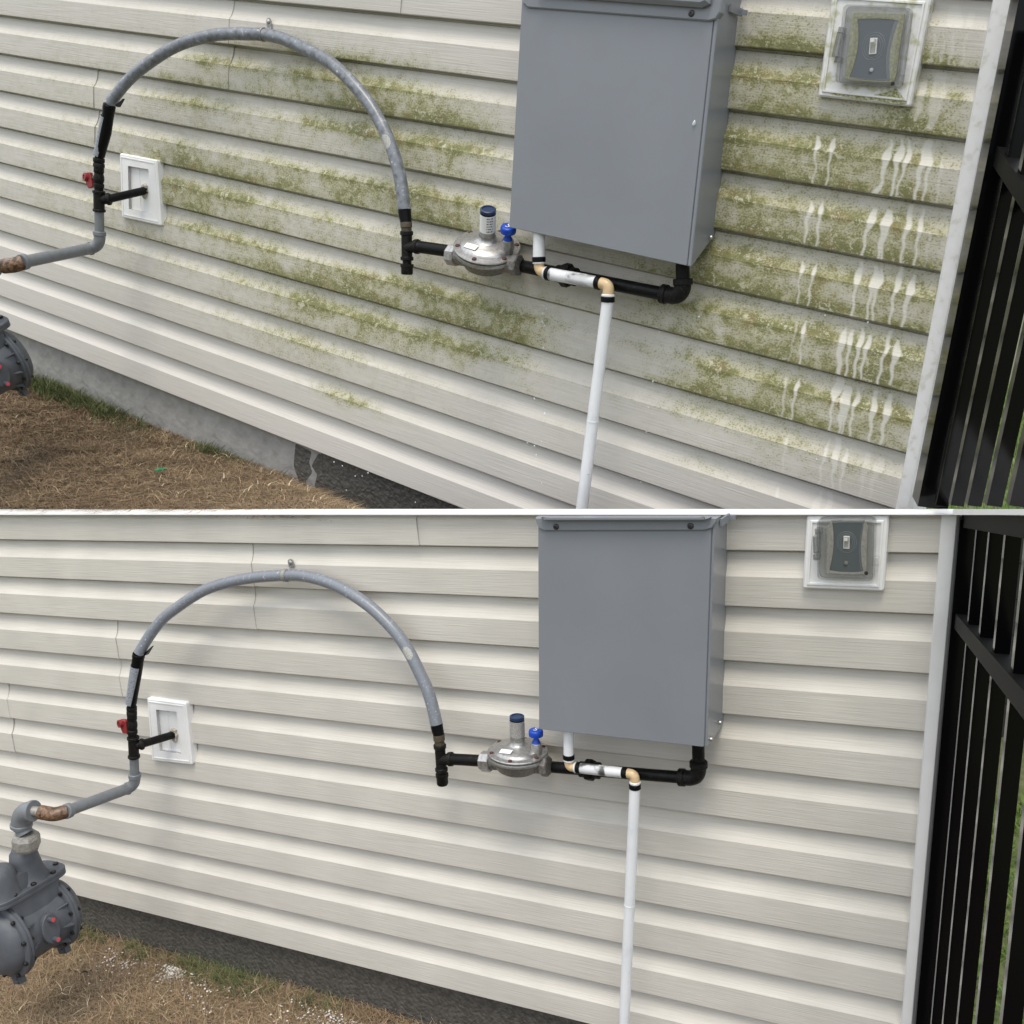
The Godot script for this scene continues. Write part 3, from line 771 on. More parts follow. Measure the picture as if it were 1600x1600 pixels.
# ------------------------------------------------------------------ gas line
func gas_line(d: Dictionary, fr: Transform3D, label: String) -> void:
	var w := thing("gas_pipe", label, "pipe", fr, d.elbow[1], "grey gas pipes arching over the siding")
	var g := Geo.new()
	g.tube(smooth_path(d.hose, 5), d.hose_r, 24)
	var hose := part("arched_hose", g, d.hose_m, w)
	# a scuffed patch and printed marks on the hose
	for s in d.scuffs:
		g = Geo.new()
		var path := smooth_path(d.hose, 5)
		var i0 := int(s[0] * (path.size() - 1))
		var c: Vector3 = path[i0]
		var t: Vector3 = (path[i0 + 1] - path[i0 - 1]).normalized()
		var side := t.cross(Vector3(0, 0, 1)).normalized()
		var out := side.cross(t).normalized()
		for a in 10:
			for b in 10:
				var q := []
				var nn := []
				for k in [[0, 0], [1, 0], [1, 1], [0, 1]]:
					var al: float = ((a + k[0]) / 10.0 - 0.5) * s[1]
					var wd: float = sqrt(maxf(0.0, 1.0 - pow((a + k[0]) / 5.0 - 1.0, 2.0))) * s[2]
					var ang: float = s[3] + ((b + k[1]) / 10.0 - 0.5) * wd
					var dir := out * cos(ang) + side * sin(ang)
					q.append(c + t * al + dir * (d.hose_r + 0.0004))
					nn.append(dir)
				g.quad_n(q[0], q[1], q[2], q[3], nn[0], nn[1], nn[2], nn[3])
		part("scuff_mark", g, M.scuff, w)
	# taped lower end with a torn flap and a pale label
	g = Geo.new()
	g.tube(d.tape_l, d.tape_lr, 20)
	ring(g, d.tape_l[0] + (d.tape_l[1] - d.tape_l[0]) * 0.02, d.tape_l[0] + (d.tape_l[1] - d.tape_l[0]) * 0.22, d.tape_lr[0] + 0.0008)
	var f0: Vector3 = d.flap[0]
	var f1: Vector3 = d.flap[1]
	var f2: Vector3 = d.flap[2]
	g.hexa([f0, f0 + Vector3(0.004, -0.004, 0), f2 + Vector3(0.0005, -0.0005, 0.0), f2], [f0 - Vector3(0, 0, 0.012), f0 + Vector3(0.004, -0.004, -0.012), f2 + Vector3(0.0005, -0.0005, -0.006), f2 - Vector3(0, 0, 0.006)])
	part("tape_wrap", g, M.tape, w)
	g = Geo.new()
	var la: Vector3 = d.tape_l[0].lerp(d.tape_l[d.tape_l.size() - 1], 0.24)
	var lb: Vector3 = d.tape_l[d.tape_l.size() - 1]
	var lt := (lb - la).normalized()
	var ls := lt.cross(Vector3(0, 0, 1)).normalized()
	var lo := ls.cross(lt).normalized()
	if lo.z < 0.0:
		lo = -lo
	for i in 10:
		var q := []
		var nn := []
		for k in [[0, 0], [1, 0], [1, 1], [0, 1]]:
			var ang := lerpf(-1.5, 1.15 if k[1] == 0 else 0.75, (i + k[0]) / 10.0)
			var left := -ls if ls.x > 0.0 else ls
			var dir := lo * cos(ang) + left * -sin(ang)
			var at := la if k[1] == 0 else lb
			q.append(at + dir * ((d.tape_lr[0] if k[1] == 0 else d.tape_lr[d.tape_lr.size() - 1]) + 0.0009))
			nn.append(dir)
		g.quad_n(q[0], q[1], q[2], q[3], nn[0], nn[1], nn[2], nn[3])
	part("hose_label", g, M.hose_label, w)
	# union, ball valve and red handle
	g = Geo.new()
	var u0: Vector3 = d.union[0]
	var u1: Vector3 = d.union[1]
	g.tube([d.tape_l[d.tape_l.size() - 1], u0], d.u_r * 0.72)
	g.lathe(u0, u1 - u0, [[0.0, 0.0], [d.u_r * 0.94, 0.0], [d.u_r, 0.002], [d.u_r, (u1 - u0).length() * 0.4], [d.u_r * 0.86, (u1 - u0).length() * 0.5], [d.u_r, (u1 - u0).length() * 0.6], [d.u_r, (u1 - u0).length() * 0.95], [0.0, (u1 - u0).length()]], 20)
	part("union", g, M.black_fitting, w)
	g = Geo.new()
	var v0: Vector3 = d.valve[0]
	var v1: Vector3 = d.valve[1]
	var vl := (v1 - v0).length()
	var vr: float = d.v_r
	g.lathe(v0, v1 - v0, [[0.0, 0.0], [vr * 0.95, 0.0], [vr, vl * 0.06], [vr, vl * 0.24], [vr * 0.86, vl * 0.28], [vr * 1.02, vl * 0.42], [vr * 1.06, vl * 0.55], [vr * 0.98, vl * 0.66], [vr * 0.86, vl * 0.72], [vr * 1.04, vl * 0.75], [vr * 1.04, vl * 0.9], [vr * 0.9, vl * 0.93], [vr * 0.9, vl], [0.0, vl]], 20)
	var valve := part("ball_valve", g, M.black_fitting, w)
	g = Geo.new()
	var hc: Vector3 = d.handle[0]
	var hb: Vector3 = d.handle[1]
	var hd := (hb - hc).normalized()
	var hr: float = d.h_r
	var hx := Vector3(-hd.y, hd.x, 0.0)
	var o2 := []
	for q in [Vector2(0.9, -0.95), Vector2(1.7, -0.7), Vector2(1.7, 0.6), Vector2(1.5, 2.6), Vector2(-0.15, 2.6), Vector2(-0.75, 0.7), Vector2(-0.95, 0.0), Vector2(-0.6, -0.85)]:
		var p: Vector3 = hc + hx * (q.x * hr) + hd * (q.y * hr)
		o2.append(Vector2(p.x, p.y))
	g.slab(rounded(o2, hr * 0.25, 3), hc.z - 0.006, hc.z + 0.003, 0.0012)
	g.lathe(hc, Vector3(-0.25, 0.1, 1.0), [[hr * 0.95, -0.004], [hr, 0.004], [hr * 0.95, 0.0085], [hr * 0.55, 0.0088], [hr * 0.5, 0.004]], 20)
	var handle := MeshInstance3D.new()
	handle.name = "valve_handle"
	handle.mesh = g.mesh()
	handle.material_override = M.red_handle
	valve.add_child(handle, true)
	g = Geo.new()
	g.lathe(hc + Vector3(0, 0, 0.001), Vector3(-0.25, 0.1, 1.0), [[hr * 0.52, 0.0], [hr * 0.5, 0.004], [hr * 0.2, 0.0045], [hr * 0.18, 0.008], [0.0, 0.0085]], 12)
	g.tube([hc - Vector3(0, 0, 0.004), (v0 + v1) / 2.0], hr * 0.4, 10)
	var nut := MeshInstance3D.new()
	nut.name = "handle_nut"
	nut.mesh = g.mesh()
	nut.material_override = M.brown_iron
	valve.add_child(nut, true)
	# black tee with the stub into the wall
	g = Geo.new()
	var t0: Vector3 = d.tee[0]
	var t1: Vector3 = d.tee[1]
	var td := (t1 - t0).normalized()
	var tr: float = d.t_r
	g.tube([v1, t0 + td * 0.004], tr * 0.8)
	g.tube([t0, t1], tr)
	ring(g, t0, t0 + td * 0.007, tr * 1.16)
	ring(g, t1 - td * 0.007, t1, tr * 1.16)
	var b0: Vector3 = t0.lerp(t1, 0.42)
	var b1: Vector3 = d.stub[0]
	g.tube([b0, b1], tr * 0.92)
	var bd := (b1 - b0).normalized()
	g.lathe(b1 - bd * 0.009, bd, [[tr * 0.9, 0.0], [tr * 1.12, 0.002], [tr * 1.12, 0.008], [tr * 0.95, 0.011], [0.0, 0.011]], 18)
	part("tee", g, M.black_fitting, w)
	g = Geo.new()
	g.tube([b1 - bd * 0.005, d.stub[1]], d.s_r, 18)
	part("wall_stub", g, M.black_iron, w)
	# grey riser, elbow and the run out to the meter
	g = Geo.new()
	var e0: Vector3 = d.elbow[0]
	var e1: Vector3 = d.elbow[1]
	var e2: Vector3 = d.elbow[2]
	g.tube([t1 - td * 0.003, e0], d.g_r, 18)
	part("riser", g, M.grey_paint, w)
	g = Geo.new()
	var er: float = d.g_r * 1.22
	g.tube(round_path([e0 - (e0 - e1).normalized() * 0.004, e1, e2], (e0 - e1).length() * 0.72, 8), er, 20)
	ring(g, e0 + (e0 - e1).normalized() * 0.004, e0 - (e0 - e1).normalized() * 0.007, er * 1.12)
	ring(g, e2, e2 + (e1 - e2).normalized() * 0.008, er * 1.16)
	part("elbow", g, M.grey_paint, w)
	g = Geo.new()
	g.tube([e2 + (e1 - e2).normalized() * 0.006, d.run[1]], d.run_r, 20)
	part("horizontal_pipe", g, M.grey_paint, w)
	g = Geo.new()
	var r1: Vector3 = d.run[1]
	var r2: Vector3 = d.run[2]
	var r3: Vector3 = d.run[3]
	var rr: float = d.run_r[1]
	g.tube(round_path([r1 + (d.run[0] - r1).normalized() * 0.006, r2, r3], 0.012, 6), rr * 1.22, 20)
	part("rusty_bend", g, M.rust, w)
	g = Geo.new()
	ring(g, r1 + (d.run[0] - r1).normalized() * 0.012, r1 - (d.run[0] - r1).normalized() * 0.002, rr * 1.32)
	part("bend_collar", g, M.grey_paint, w)
	g = Geo.new()
	var r4: Vector3 = d.run[4]
	g.tube([r3 + (r2 - r3).normalized() * 0.006, r4 + (r4 - r3).normalized() * 0.012], rr * 0.86, 18)
	part("galvanised_nipple", g, M.galvanised, w)
	g = Geo.new()
	var r5: Vector3 = d.run[5]
	var r6: Vector3 = d.run[6]
	g.tube(round_path([r4, r5, r6], (r5 - r4).length() * 0.85, 8), rr * 1.66, 22)
	ring(g, r4 + (r4 - r5).normalized() * 0.002, r4 + (r5 - r4).normalized() * 0.007, rr * 1.85)
	ring(g, r6 + (r5 - r6).normalized() * 0.007, r6 + (r6 - r5).normalized() * 0.002, rr * 1.86)
	part("meter_elbow", g, M.grey_paint, w)
	g = Geo.new()
	var r7: Vector3 = d.run[7]
	g.tube([r6, r7 + (r6 - r7).normalized() * 0.0], rr * 1.36, 18)
	g.tube([r6.lerp(r7, 0.45) + Vector3(-0.018, 0, 0.01), r6.lerp(r7, 0.45)], 0.005, 8)
	part("meter_nipple", g, M.grey_paint, w)
	g = Geo.new()
	var r8: Vector3 = d.run[8]
	var hl := (r8 - r7).length()
	g.lathe(r7, r8 - r7, [[0.0, hl * 0.03], [rr * 1.5, 0.0], [rr * 2.1, hl * 0.06], [rr * 2.35, hl * 0.25], [rr * 2.35, hl * 0.8], [rr * 2.15, hl * 0.97], [0.0, hl]], 8, true, 0.3)
	part("union_nut", g, M.galvanised, w)
	# right end: tape, nipple, tee with drip leg, pipe to the regulator
	g = Geo.new()
	g.tube(d.tape_r, d.tape_rr, 20)
	part("tape_wrap", g, M.tape, w)
	g = Geo.new()
	var n0: Vector3 = d.nip[0]
	var n1: Vector3 = d.nip[1]
	var n2: Vector3 = d.nip[2]
	g.lathe(n0, n1 - n0, [[d.n_r, 0.0], [d.n_r * 1.04, 0.002], [d.n_r * 1.04, (n1 - n0).length() - 0.001], [d.n_r * 0.9, (n1 - n0).length()]], 20)
	g.lathe(n1, n2 - n1, [[d.n_r * 0.92, 0.0], [d.n_r * 0.92, (n2 - n1).length()]], 8, true)
	part("hose_nipple", g, M.brown_iron, w)
	g = Geo.new()
	var k0: Vector3 = d.rtee[0]
	var k1: Vector3 = d.rtee[1]
	var k2: Vector3 = d.rtee[2]
	var kd := (k1 - k0).normalized()
	g.tube([k0, k1], d.k_r, 20)
	ring(g, k0, k0 + kd * 0.009, d.k_r * 1.2)
	ring(g, k1 - kd * 0.008, k1, d.k_r * 1.2)
	var km: Vector3 = d.rtee[3]
	var ke := (k2 - km).normalized()
	g.tube([km, k2], d.k_r * 1.05, 20)
	g.lathe(k2 - ke * 0.009, ke, [[d.k_r * 1.0, -0.002], [d.k_r * 1.32, 0.001], [d.k_r * 1.32, 0.008], [d.k_r * 1.15, 0.010], [0.0, 0.010]], 20)
	part("tee", g, M.black_fitting, w)
	g = Geo.new()
	var c0: Vector3 = d.drip[0]
	var c1: Vector3 = d.drip[1]
	g.tube([k1, c0 + (c1 - c0) * 0.1], d.k_r * 0.82, 16)
	var cl := (c1 - c0).length()
	g.lathe(c0, c1 - c0, [[d.k_r * 0.8, 0.0], [d.k_r * 1.22, cl * 0.04], [d.k_r * 1.22, cl * 0.3], [d.k_r * 1.1, cl * 0.36], [d.k_r * 1.08, cl * 0.9], [d.k_r * 0.95, cl], [0.0, cl]], 20)
	part("drip_leg", g, M.black_fitting, w)
	g = Geo.new()
	g.tube([k2 - ke * 0.004, d.feed], d.f_r, 20)
	part("feed_pipe", g, M.black_iron, w)

func strap(p: Vector3, along: Vector3, r: float, top: Vector3, fr: Transform3D, label: String) -> void:
	var w := thing("pipe_strap", label, "bracket", fr, top, "metal straps holding the grey hoses")
	var g := Geo.new()
	var t := along.normalized()
	var side := t.cross(Vector3(0, 0, 1)).normalized()
	if side.y < 0.0:
		side = -side
	for i in 20:
		var q := []
		for k in [0, 1]:
			var a: float = PI * 1.15 * (i + k) / 20.0 - 0.2
			var d := side * cos(a) + Vector3(0, 0, 1) * sin(a)
			q.append([p + d * (r + 0.0003) - t * 0.005, p + d * (r + 0.0015) - t * 0.005, p + d * (r + 0.0015) + t * 0.005, p + d * (r + 0.0003) + t * 0.005])
		g.hexa(q[0], q[1])
	part("band", g, M.galvanised, w)
	g = Geo.new()
	var b := top + (p - top).normalized() * -0.004
	var ax := Vector2(b.x - p.x, b.y - p.y).normalized()
	var ay := Vector2(-ax.y, ax.x)
	var o := []
	var c2 := Vector2(p.x, p.y) + ax * r
	var e2 := Vector2(b.x, b.y)
	o = [c2 + ay * 0.007, c2 - ay * 0.007]
	for i in 7:
		var a := PI * i / 6.0
		o.append(e2 - ay * 0.0085 * cos(a) + ax * 0.0085 * sin(a))
	g.slab(o, 0.0006, 0.0022, 0.0004)
	part("tab", g, M.galvanised, w)
	g = Geo.new()
	g.lathe(Vector3(b.x, b.y, 0.0022), Vector3(0, 0, 1), [[0.0052, 0.0], [0.0052, 0.0014], [0.0035, 0.0026], [0.0, 0.003]], 12)
	part("screw", g, M.steel, w)

# ------------------------------------------------------------------ regulator
func regulator(d: Dictionary, fr: Transform3D, label: String) -> void:
	var c: Vector3 = d.c
	var up: Vector3 = d.up
	var r: float = d.r
	var w := thing("gas_regulator", label, "regulator", fr, c - up * r * 0.6)
	var along: Vector3 = (d.outlet - d.inlet)
	along = (along - up * along.dot(up)).normalized()
	var g := Geo.new()
	g.lathe(c, up, [[0.0, -r * 0.60], [r * 0.58, -r * 0.58], [r * 0.70, -r * 0.50], [r * 0.80, -r * 0.28], [r * 0.92, -r * 0.20], [r * 0.97, -r * 0.17], [r * 0.99, -r * 0.10]], 40)
	g.tube([d.inlet, d.outlet], r * 0.27, 20)
	part("lower_body", g, M.cast, w)
	g = Geo.new()
	g.lathe(c, up, [[r * 0.99, -r * 0.10], [r, -r * 0.04], [r * 0.985, 0.0], [r * 0.93, r * 0.01], [r * 0.93, r * 0.035], [r * 0.985, r * 0.045], [r * 1.0, r * 0.08], [r * 0.98, r * 0.11], [r * 0.88, r * 0.125],
		[r * 0.82, r * 0.13], [r * 0.79, r * 0.18], [r * 0.72, r * 0.22], [r * 0.55, r * 0.27], [r * 0.38, r * 0.31], [r * 0.30, r * 0.345], [r * 0.26, r * 0.40], [r * 0.245, r * 0.46]], 48)
	part("diaphragm_cover", g, M.aluminium, w)
	g = Geo.new()
	var nb := c + up * r * 0.4
	var nt: Vector3 = d.top
	var ax := nt - nb
	var l := ax.length()
	var nr: float = d.nr
	g.lathe(nb - ax.normalized() * 0.01, ax, [[nr * 1.08, 0.0], [nr * 1.05, l * 0.4], [nr, l * 0.93]], 28)
	part("spring_tower", g, M.aluminium, w)
	g = Geo.new()
	g.lathe(nb, ax, [[nr * 1.0, l * 0.88], [nr * 1.05, l * 0.885], [nr * 1.05, l * 0.985], [nr * 0.96, l], [nr * 0.80, l * 1.0], [nr * 0.77, l * 0.97], [0.0, l * 0.97]], 28)
	part("tower_cap", g, M.navy, w)
	g = Geo.new()
	g.lathe(nb, ax, [[nr * 1.075, l * 0.24], [nr * 1.065, l * 0.84]], 28)
	part("tower_label", g, M.white_print if d.fresh else M.worn_label, w)
	if d.fresh:
		g = Geo.new()
		var y := ax.normalized()
		var x := y.cross(Vector3(0, 0, 1)).normalized()
		var z := x.cross(y)
		if z.z < 0.0:
			z = -z
		var rg := RandomNumberGenerator.new()
		rg.seed = 5
		for row in 6:          # rows of small print on the right of the label
			for q in 5:
				var a0 := 0.55 + q * 0.16 + rg.randf() * 0.04
				var a1 := a0 + 0.05 + rg.randf() * 0.08
				if d.print_left:
					a0 = -a0
					a1 = -a1
				var h0 := l * (0.30 + row * 0.09)
				var h1 := h0 + l * (0.03 + rg.randf() * 0.015)
				var right := Vector3(y.y, -y.x, 0.0).normalized()
				var p := []
				for k in [[a0, h0], [a1, h0], [a1, h1], [a0, h1]]:
					p.append(nb + y * k[1] + (z * cos(k[0]) + right * sin(k[0])) * (nr * 1.072 + 0.0003))
				g.quad(p[0], p[1], p[2], p[3], z + right * 0.5)
		part("label_print", g, M.dark_bit, w)
	# screws round the rim, some rusted red
	for i in 6:
		g = Geo.new()
		var a := TAU * (i + 0.32) / 6.0
		var rx := Vector3(1, 0, 0) - up * up.x
		rx = rx.normalized()
		var rz := rx.cross(up)
		var s := c + (rx * cos(a) + rz * sin(a)) * r * 0.88 + up * r * 0.12
		g.lathe(s, up, [[r * 0.075, 0.0], [r * 0.07, r * 0.03], [r * 0.04, r * 0.045], [0.0, r * 0.05]], 8)
		part("screw", g, M.maroon, w)
	g = Geo.new()
	var front := (Vector3(0, 0, 1) - up * up.z).normalized()
	var sc := c + up * r * 0.275 + front * r * 0.56 - along * r * 0.14
	var sn := (up * 0.96 + front * 0.25 - along * 0.09).normalized()
	var sx := (along - sn * along.dot(sn)).normalized()
	var sy := sn.cross(sx)
	g.box(sc, Vector3(r * 0.42, r * 0.20, 0.0008), Basis(sx, sy, sn))
	part("sticker", g, M.white_print, w)
	# vent stub with a blue mushroom cap
	g = Geo.new()
	var v0: Vector3 = d.vent[0]
	var v1: Vector3 = d.vent[1]
	var vd := (v1 - v0).normalized()
	g.lathe(v0 - vd * 0.012, vd, [[d.vr, 0.0], [d.vr, (v1 - v0).length() + 0.010], [d.vr * 0.9, (v1 - v0).length() + 0.012], [0.0, (v1 - v0).length() + 0.012]], 20)
	part("vent_stub", g, M.aluminium, w)
	g = Geo.new()
	var v2: Vector3 = d.vent[2]
	var cr: float = d.cr
	var sl := (v2 - v1).length()
	g.lathe(v1, v2 - v1, [[cr * 0.62, 0.0], [cr * 0.55, sl * 0.1], [cr * 0.36, sl * 0.3], [cr * 0.36, sl * 0.42], [cr * 0.7, sl * 0.48], [cr * 0.98, sl * 0.54], [cr * 1.02, sl * 0.66], [cr, sl * 0.88], [cr * 0.93, sl * 0.97], [cr * 0.82, sl], [0.0, sl * 1.01]], 28)
	var cap := part("vent_cap", g, M.blue, w)
	var tm := TextMesh.new()
	tm.text = "S"
	var sf := SystemFont.new()
	sf.font_names = PackedStringArray(["Droid Sans"])
	tm.font = sf
	tm.font_size = 32
	tm.pixel_size = cr * 1.25 / 32.0
	tm.depth = 0.0006
	var ti := MeshInstance3D.new()
	ti.name = "cap_mark"
	ti.mesh = tm
	ti.material_override = M.white_print
	cap.add_child(ti, true)
	ti.transform = Transform3D(Basis(along, (-Vector3(0, 0, 1) + up * up.z).normalized(), vd), v2 + vd * (sl * 0.012 + 0.0006))
	# inlet nut and outlet collar
	g = Geo.new()
	var i0: Vector3 = d.inlet
	var dir: Vector3 = (d.outlet - d.inlet).normalized()
	g.lathe(i0, dir, [[0.0, 0.0], [d.ir * 0.93, 0.0], [d.ir, 0.002], [d.ir, 0.020], [d.ir * 0.93, 0.022], [0.0, 0.022]], 8, true, 0.39)
	part("inlet_nut", g, M.aluminium, w)
	g = Geo.new()
	var o0: Vector3 = d.outlet
	g.lathe(o0 - dir * 0.014, dir, [[0.0, 0.0], [d.ir * 0.98, 0.0], [d.ir * 1.0, 0.002], [d.ir * 1.0, 0.011], [d.ir * 0.93, 0.013], [0.0, 0.013]], 8, true, 0.39)
	part("outlet_collar", g, M.cast, w)

# ------------------------------------------------------------------ black supply pipe to the heater
func supply(d: Dictionary, fr: Transform3D, label: String) -> void:
	var p: Array = d.p
	var w := thing("supply_pipe", label, "pipe", fr, p[1], "black iron pipes into the heaters")
	var g := Geo.new()
	var dir: Vector3 = (p[1] - p[0]).normalized()
	var r: float = d.r
	g.tube([p[0], p[1] - dir * 0.006], r, 20)
	part("horizontal_pipe", g, M.black_iron, w)
	g = Geo.new()
	g.tube(round_path([p[1] - dir * 0.008, p[2], p[3]], (p[2] - p[1]).length() * 0.75, 10), r * 1.25, 22)
	ring(g, p[1] - dir * 0.009, p[1] + dir * 0.003, r * 1.45)
	var e: Vector3 = (p[4] - p[3]).normalized()
	ring(g, p[3] - e * 0.004, p[3] + e * 0.008, r * 1.45)
	part("elbow", g, M.black_fitting, w)
	g = Geo.new()
	g.tube([p[3], p[4]], r, 20)
	part("riser", g, M.black_iron, w)
	g = Geo.new()
	var u: Vector3 = d.u
	var ul: float = d.ul
	g.lathe(u - dir * ul * 0.5, dir, [[r, 0.0], [r * 1.35, 0.001], [r * 1.35, ul * 0.3], [r * 1.42, ul * 0.32], [r * 1.42, ul], [r, ul]], 20)
	g.lathe(u - dir * ul * 0.22, dir, [[r, 0.0], [r * 1.78, 0.002], [r * 1.86, 0.004], [r * 1.86, ul * 0.36], [r * 1.76, ul * 0.42], [r, ul * 0.44]], 8, true, 0.2)
	part("union", g, M.black_fitting, w)

# ------------------------------------------------------------------ white condensate pipe
func condensate(d: Dictionary, fr: Transform3D, label: String) -> void:
	var p: Array = d.p       # top, ring, elbow in, elbow out, run end, elbow 2 in, corner, out, bottom
	var w := thing("condensate_pipe", label, "pipe", fr, p[8], "white condensate pipes under the heaters")
	var r: float = d.r
	var g := Geo.new()
	g.tube([p[0], p[1]], r, 20)
	part("upper_pipe", g, M.white_pipe, w)
	var e1: Vector3 = (p[2] - p[1]).normalized()
	g = Geo.new()
	ring(g, p[1] - e1 * 0.002, p[1] + e1 * 0.008, r * 1.12)
	part("clamp_ring", g, M.tape, w)
	g = Geo.new()
	ring(g, p[1] + e1 * 0.008, p[1] + e1 * 0.0115, r * 1.06)
	part("white_ring", g, M.white_pipe, w)
	g = Geo.new()
	g.tube(round_path([p[1] + e1 * 0.009, p[2], p[3]], 0.008, 8), r * 0.86, 20)
	part("elbow", g, M.tan_fitting, w)
	var e2: Vector3 = (p[4] - p[3]).normalized()
	g = Geo.new()
	ring(g, p[3] - e2 * 0.004, p[3], r * 1.06)
	part("white_ring", g, M.white_pipe, w)
	g = Geo.new()
	ring(g, p[3], p[3] + e2 * 0.009, r * 1.12)
	part("clamp_ring", g, M.tape, w)
	g = Geo.new()
	ring(g, p[4] - e2 * 0.008, p[4] + e2 * 0.002, r * 1.12)
	part("clamp_ring", g, M.tape, w)
	g = Geo.new()
	g.tube([p[3] + e2 * 0.006, p[4] - e2 * 0.004], r, 20)
	part("cross_pipe", g, M.smudged, w)
	g = Geo.new()
	var e3: Vector3 = (p[7] - p[6]).normalized()
	g.tube(round_path([p[4], p[6], p[7] + e3 * 0.004], 0.010, 8), r * 0.9, 20)
	part("elbow", g, M.tan_fitting, w)
	g = Geo.new()
	ring(g, p[7] - e3 * 0.003, p[7] + e3 * 0.002, r * 1.06)
	part("white_ring", g, M.white_pipe, w)
	g = Geo.new()
	ring(g, p[7] + e3 * 0.002, p[7] + e3 * 0.012, r * 1.12)
	part("clamp_ring", g, M.tape, w)
	g = Geo.new()
	g.tube([p[7] + e3 * 0.011, p[7].lerp(p[8], 0.55), p[8]], d.rl, 22)
	part("down_pipe", g, M.white_pipe, w)
	g = Geo.new()
	var j: Vector3 = p[7].lerp(p[8], d.joint)
	ring(g, j, j + e3 * 0.004, d.rl[1] * 1.035, 0.0004)
	part("joint_ridge", g, M.white_pipe, w)

# ------------------------------------------------------------------ recessed wall block
func wall_block(d: Dictionary, fr: Transform3D, label: String, m: Material) -> void:
	var o: Array = d.outer
	var h: Array = d.hole
	var w := thing("mounting_block", label, "mounting block", fr, Vector3(o[3].x, o[3].y, 0), "white wall blocks round the gas stubs")
	var g := Geo.new()
	var oo := rounded(o, 0.005, 4)
	var hh := []
	for i in oo.size():          # the hole outline with as many points as the outer one
		var c := int(i / 5.0)
		hh.append(h[c])
	g.rim(oo, hh, -0.012, 0.0105, 0.003)
	part("face_frame", g, m, w)
	g = Geo.new()
	var lip := []
	var li := []
	for i in 4:
		lip.append(o[i].lerp((o[0] + o[2]) / 2.0, 0.09))
		li.append(o[i].lerp((o[0] + o[2]) / 2.0, 0.125))
	g.rim(lip, li, 0.0095, 0.0118, 0.0006)
	part("raised_bead", g, m, w)
	g = Geo.new()
	var b := []
	for i in 4:
		b.append(Vector3(h[i].x, h[i].y, 0.0012))
	var f := []
	for i in 4:
		f.append(Vector3(h[i].x, h[i].y, 0.0100))
	var mid := Vector3((h[0].x + h[2].x) / 2.0, (h[0].y + h[2].y) / 2.0, 0.0)
	for i in 4:
		var j := (i + 1) % 4
		g.quad(f[i], f[j], b[j], b[i], mid - (f[i] + f[j]) / 2.0)
	g.quad(b[0], b[1], b[2], b[3], Vector3(0, 0, 1))
	var x1: Vector3 = b[0].lerp(b[1], 0.42)
	var x2: Vector3 = b[3].lerp(b[2], 0.42)
	g.hexa([x1 + Vector3(-0.001, 0, 0.001), x1 + Vector3(0.001, 0, 0.001), x2 + Vector3(0.001, 0, 0.001), x2 + Vector3(-0.001, 0, 0.001)], [x1 + Vector3(-0.001, 0, 0), x1 + Vector3(0.001, 0, 0), x2 + Vector3(0.001, 0, 0), x2 + Vector3(-0.001, 0, 0)])
	part("recess", g, m, w)
	g = Geo.new()
	var c: Vector3 = d.seal
	var rg := RandomNumberGenerator.new()
	rg.seed = 9
	var so := []
	for i in 18:
		var a := TAU * i / 18.0
		so.append(Vector2(c.x, c.y) + Vector2(cos(a) * 0.75, sin(a) * 1.15) * d.seal_r * rg.randf_range(0.8, 1.12))
	g.slab(so, c.z - 0.004, c.z + 0.006, 0.003)
	part("sealant", g, M.sealant, w)

# ------------------------------------------------------------------ water heater
func heater(d: Dictionary, fr: Transform3D, label: String) -> void:
	var f: Array = d.front     # tl tr br bl at depth d.df
	var w := thing("water_heater", label, "water heater", fr, Vector3(f[3].x, f[3].y, 0), "grey wall heaters")
	var g := Geo.new()
	var ff := []
	for q in f:
		ff.append(Vector3(q.x, q.y, d.df - 0.002))
	g.hexa(ff, d.back)
	part("casing", g, M.heater, w)
	g = Geo.new()
	var mid: Vector2 = (f[0] + f[2]) / 2.0
	var fp := [f[0], f[1] + (f[0] - f[1]).normalized() * d.seam, f[2] + (f[3] - f[2]).normalized() * d.seam, f[3]]
	g.slab(rounded(fp, 0.003, 3), d.df - 0.002, d.df + 0.0012, 0.0010)
	part("front_panel", g, M.heater, w)
	g = Geo.new()
	g.slab(rounded([fp[1] + Vector2(0.0012, 0), f[1], f[2], fp[2] + Vector2(0.0012, 0)], 0.0015, 2), d.df - 0.002, d.df + 0.0008, 0.0014)
	part("side_flange", g, M.heater, w)
	g = Geo.new()
	g.slab(d.lid, d.df - 0.01, d.df + 0.006, 0.0022)
	var lid := part("lid_flange", g, M.heater, w)
	g = Geo.new()
	g.slab(d.lid2, d.df + 0.004, d.df + 0.020, 0.007)
	part("raised_cover", g, M.heater, w)
	for s in d.lid_screws:
		g = Geo.new()
		var c := Vector3(s.x, s.y, d.df + 0.0058)
		g.lathe(c, Vector3(0, 0, 1), [[0.0055, 0.0], [0.0055, 0.0012], [0.0042, 0.0026], [0.0022, 0.0028], [0.0018, 0.0012], [0.0, 0.0012]], 14)
		var o := MeshInstance3D.new()
		o.name = "screw"
		o.mesh = g.mesh()
		o.material_override = M.dark_steel
		lid.add_child(o, true)
	for s in d.side_screws:
		g = Geo.new()
		g.lathe(s, Vector3(1, 0, 0), [[0.0042, -0.001], [0.0042, 0.0015], [0.003, 0.0032], [0.0, 0.0036]], 12)
		part("side_screw", g, M.steel, w)
	g = Geo.new()      # bracket tab where the side meets the wall at the top
	var bt: Vector3 = d.tab
	g.box(bt, Vector3(0.004, 0.012, 0.05))
	g.box(bt + Vector3(0.006, 0.0, -0.02), Vector3(0.012, 0.008, 0.004))
	part("side_bracket", g, M.heater, w)

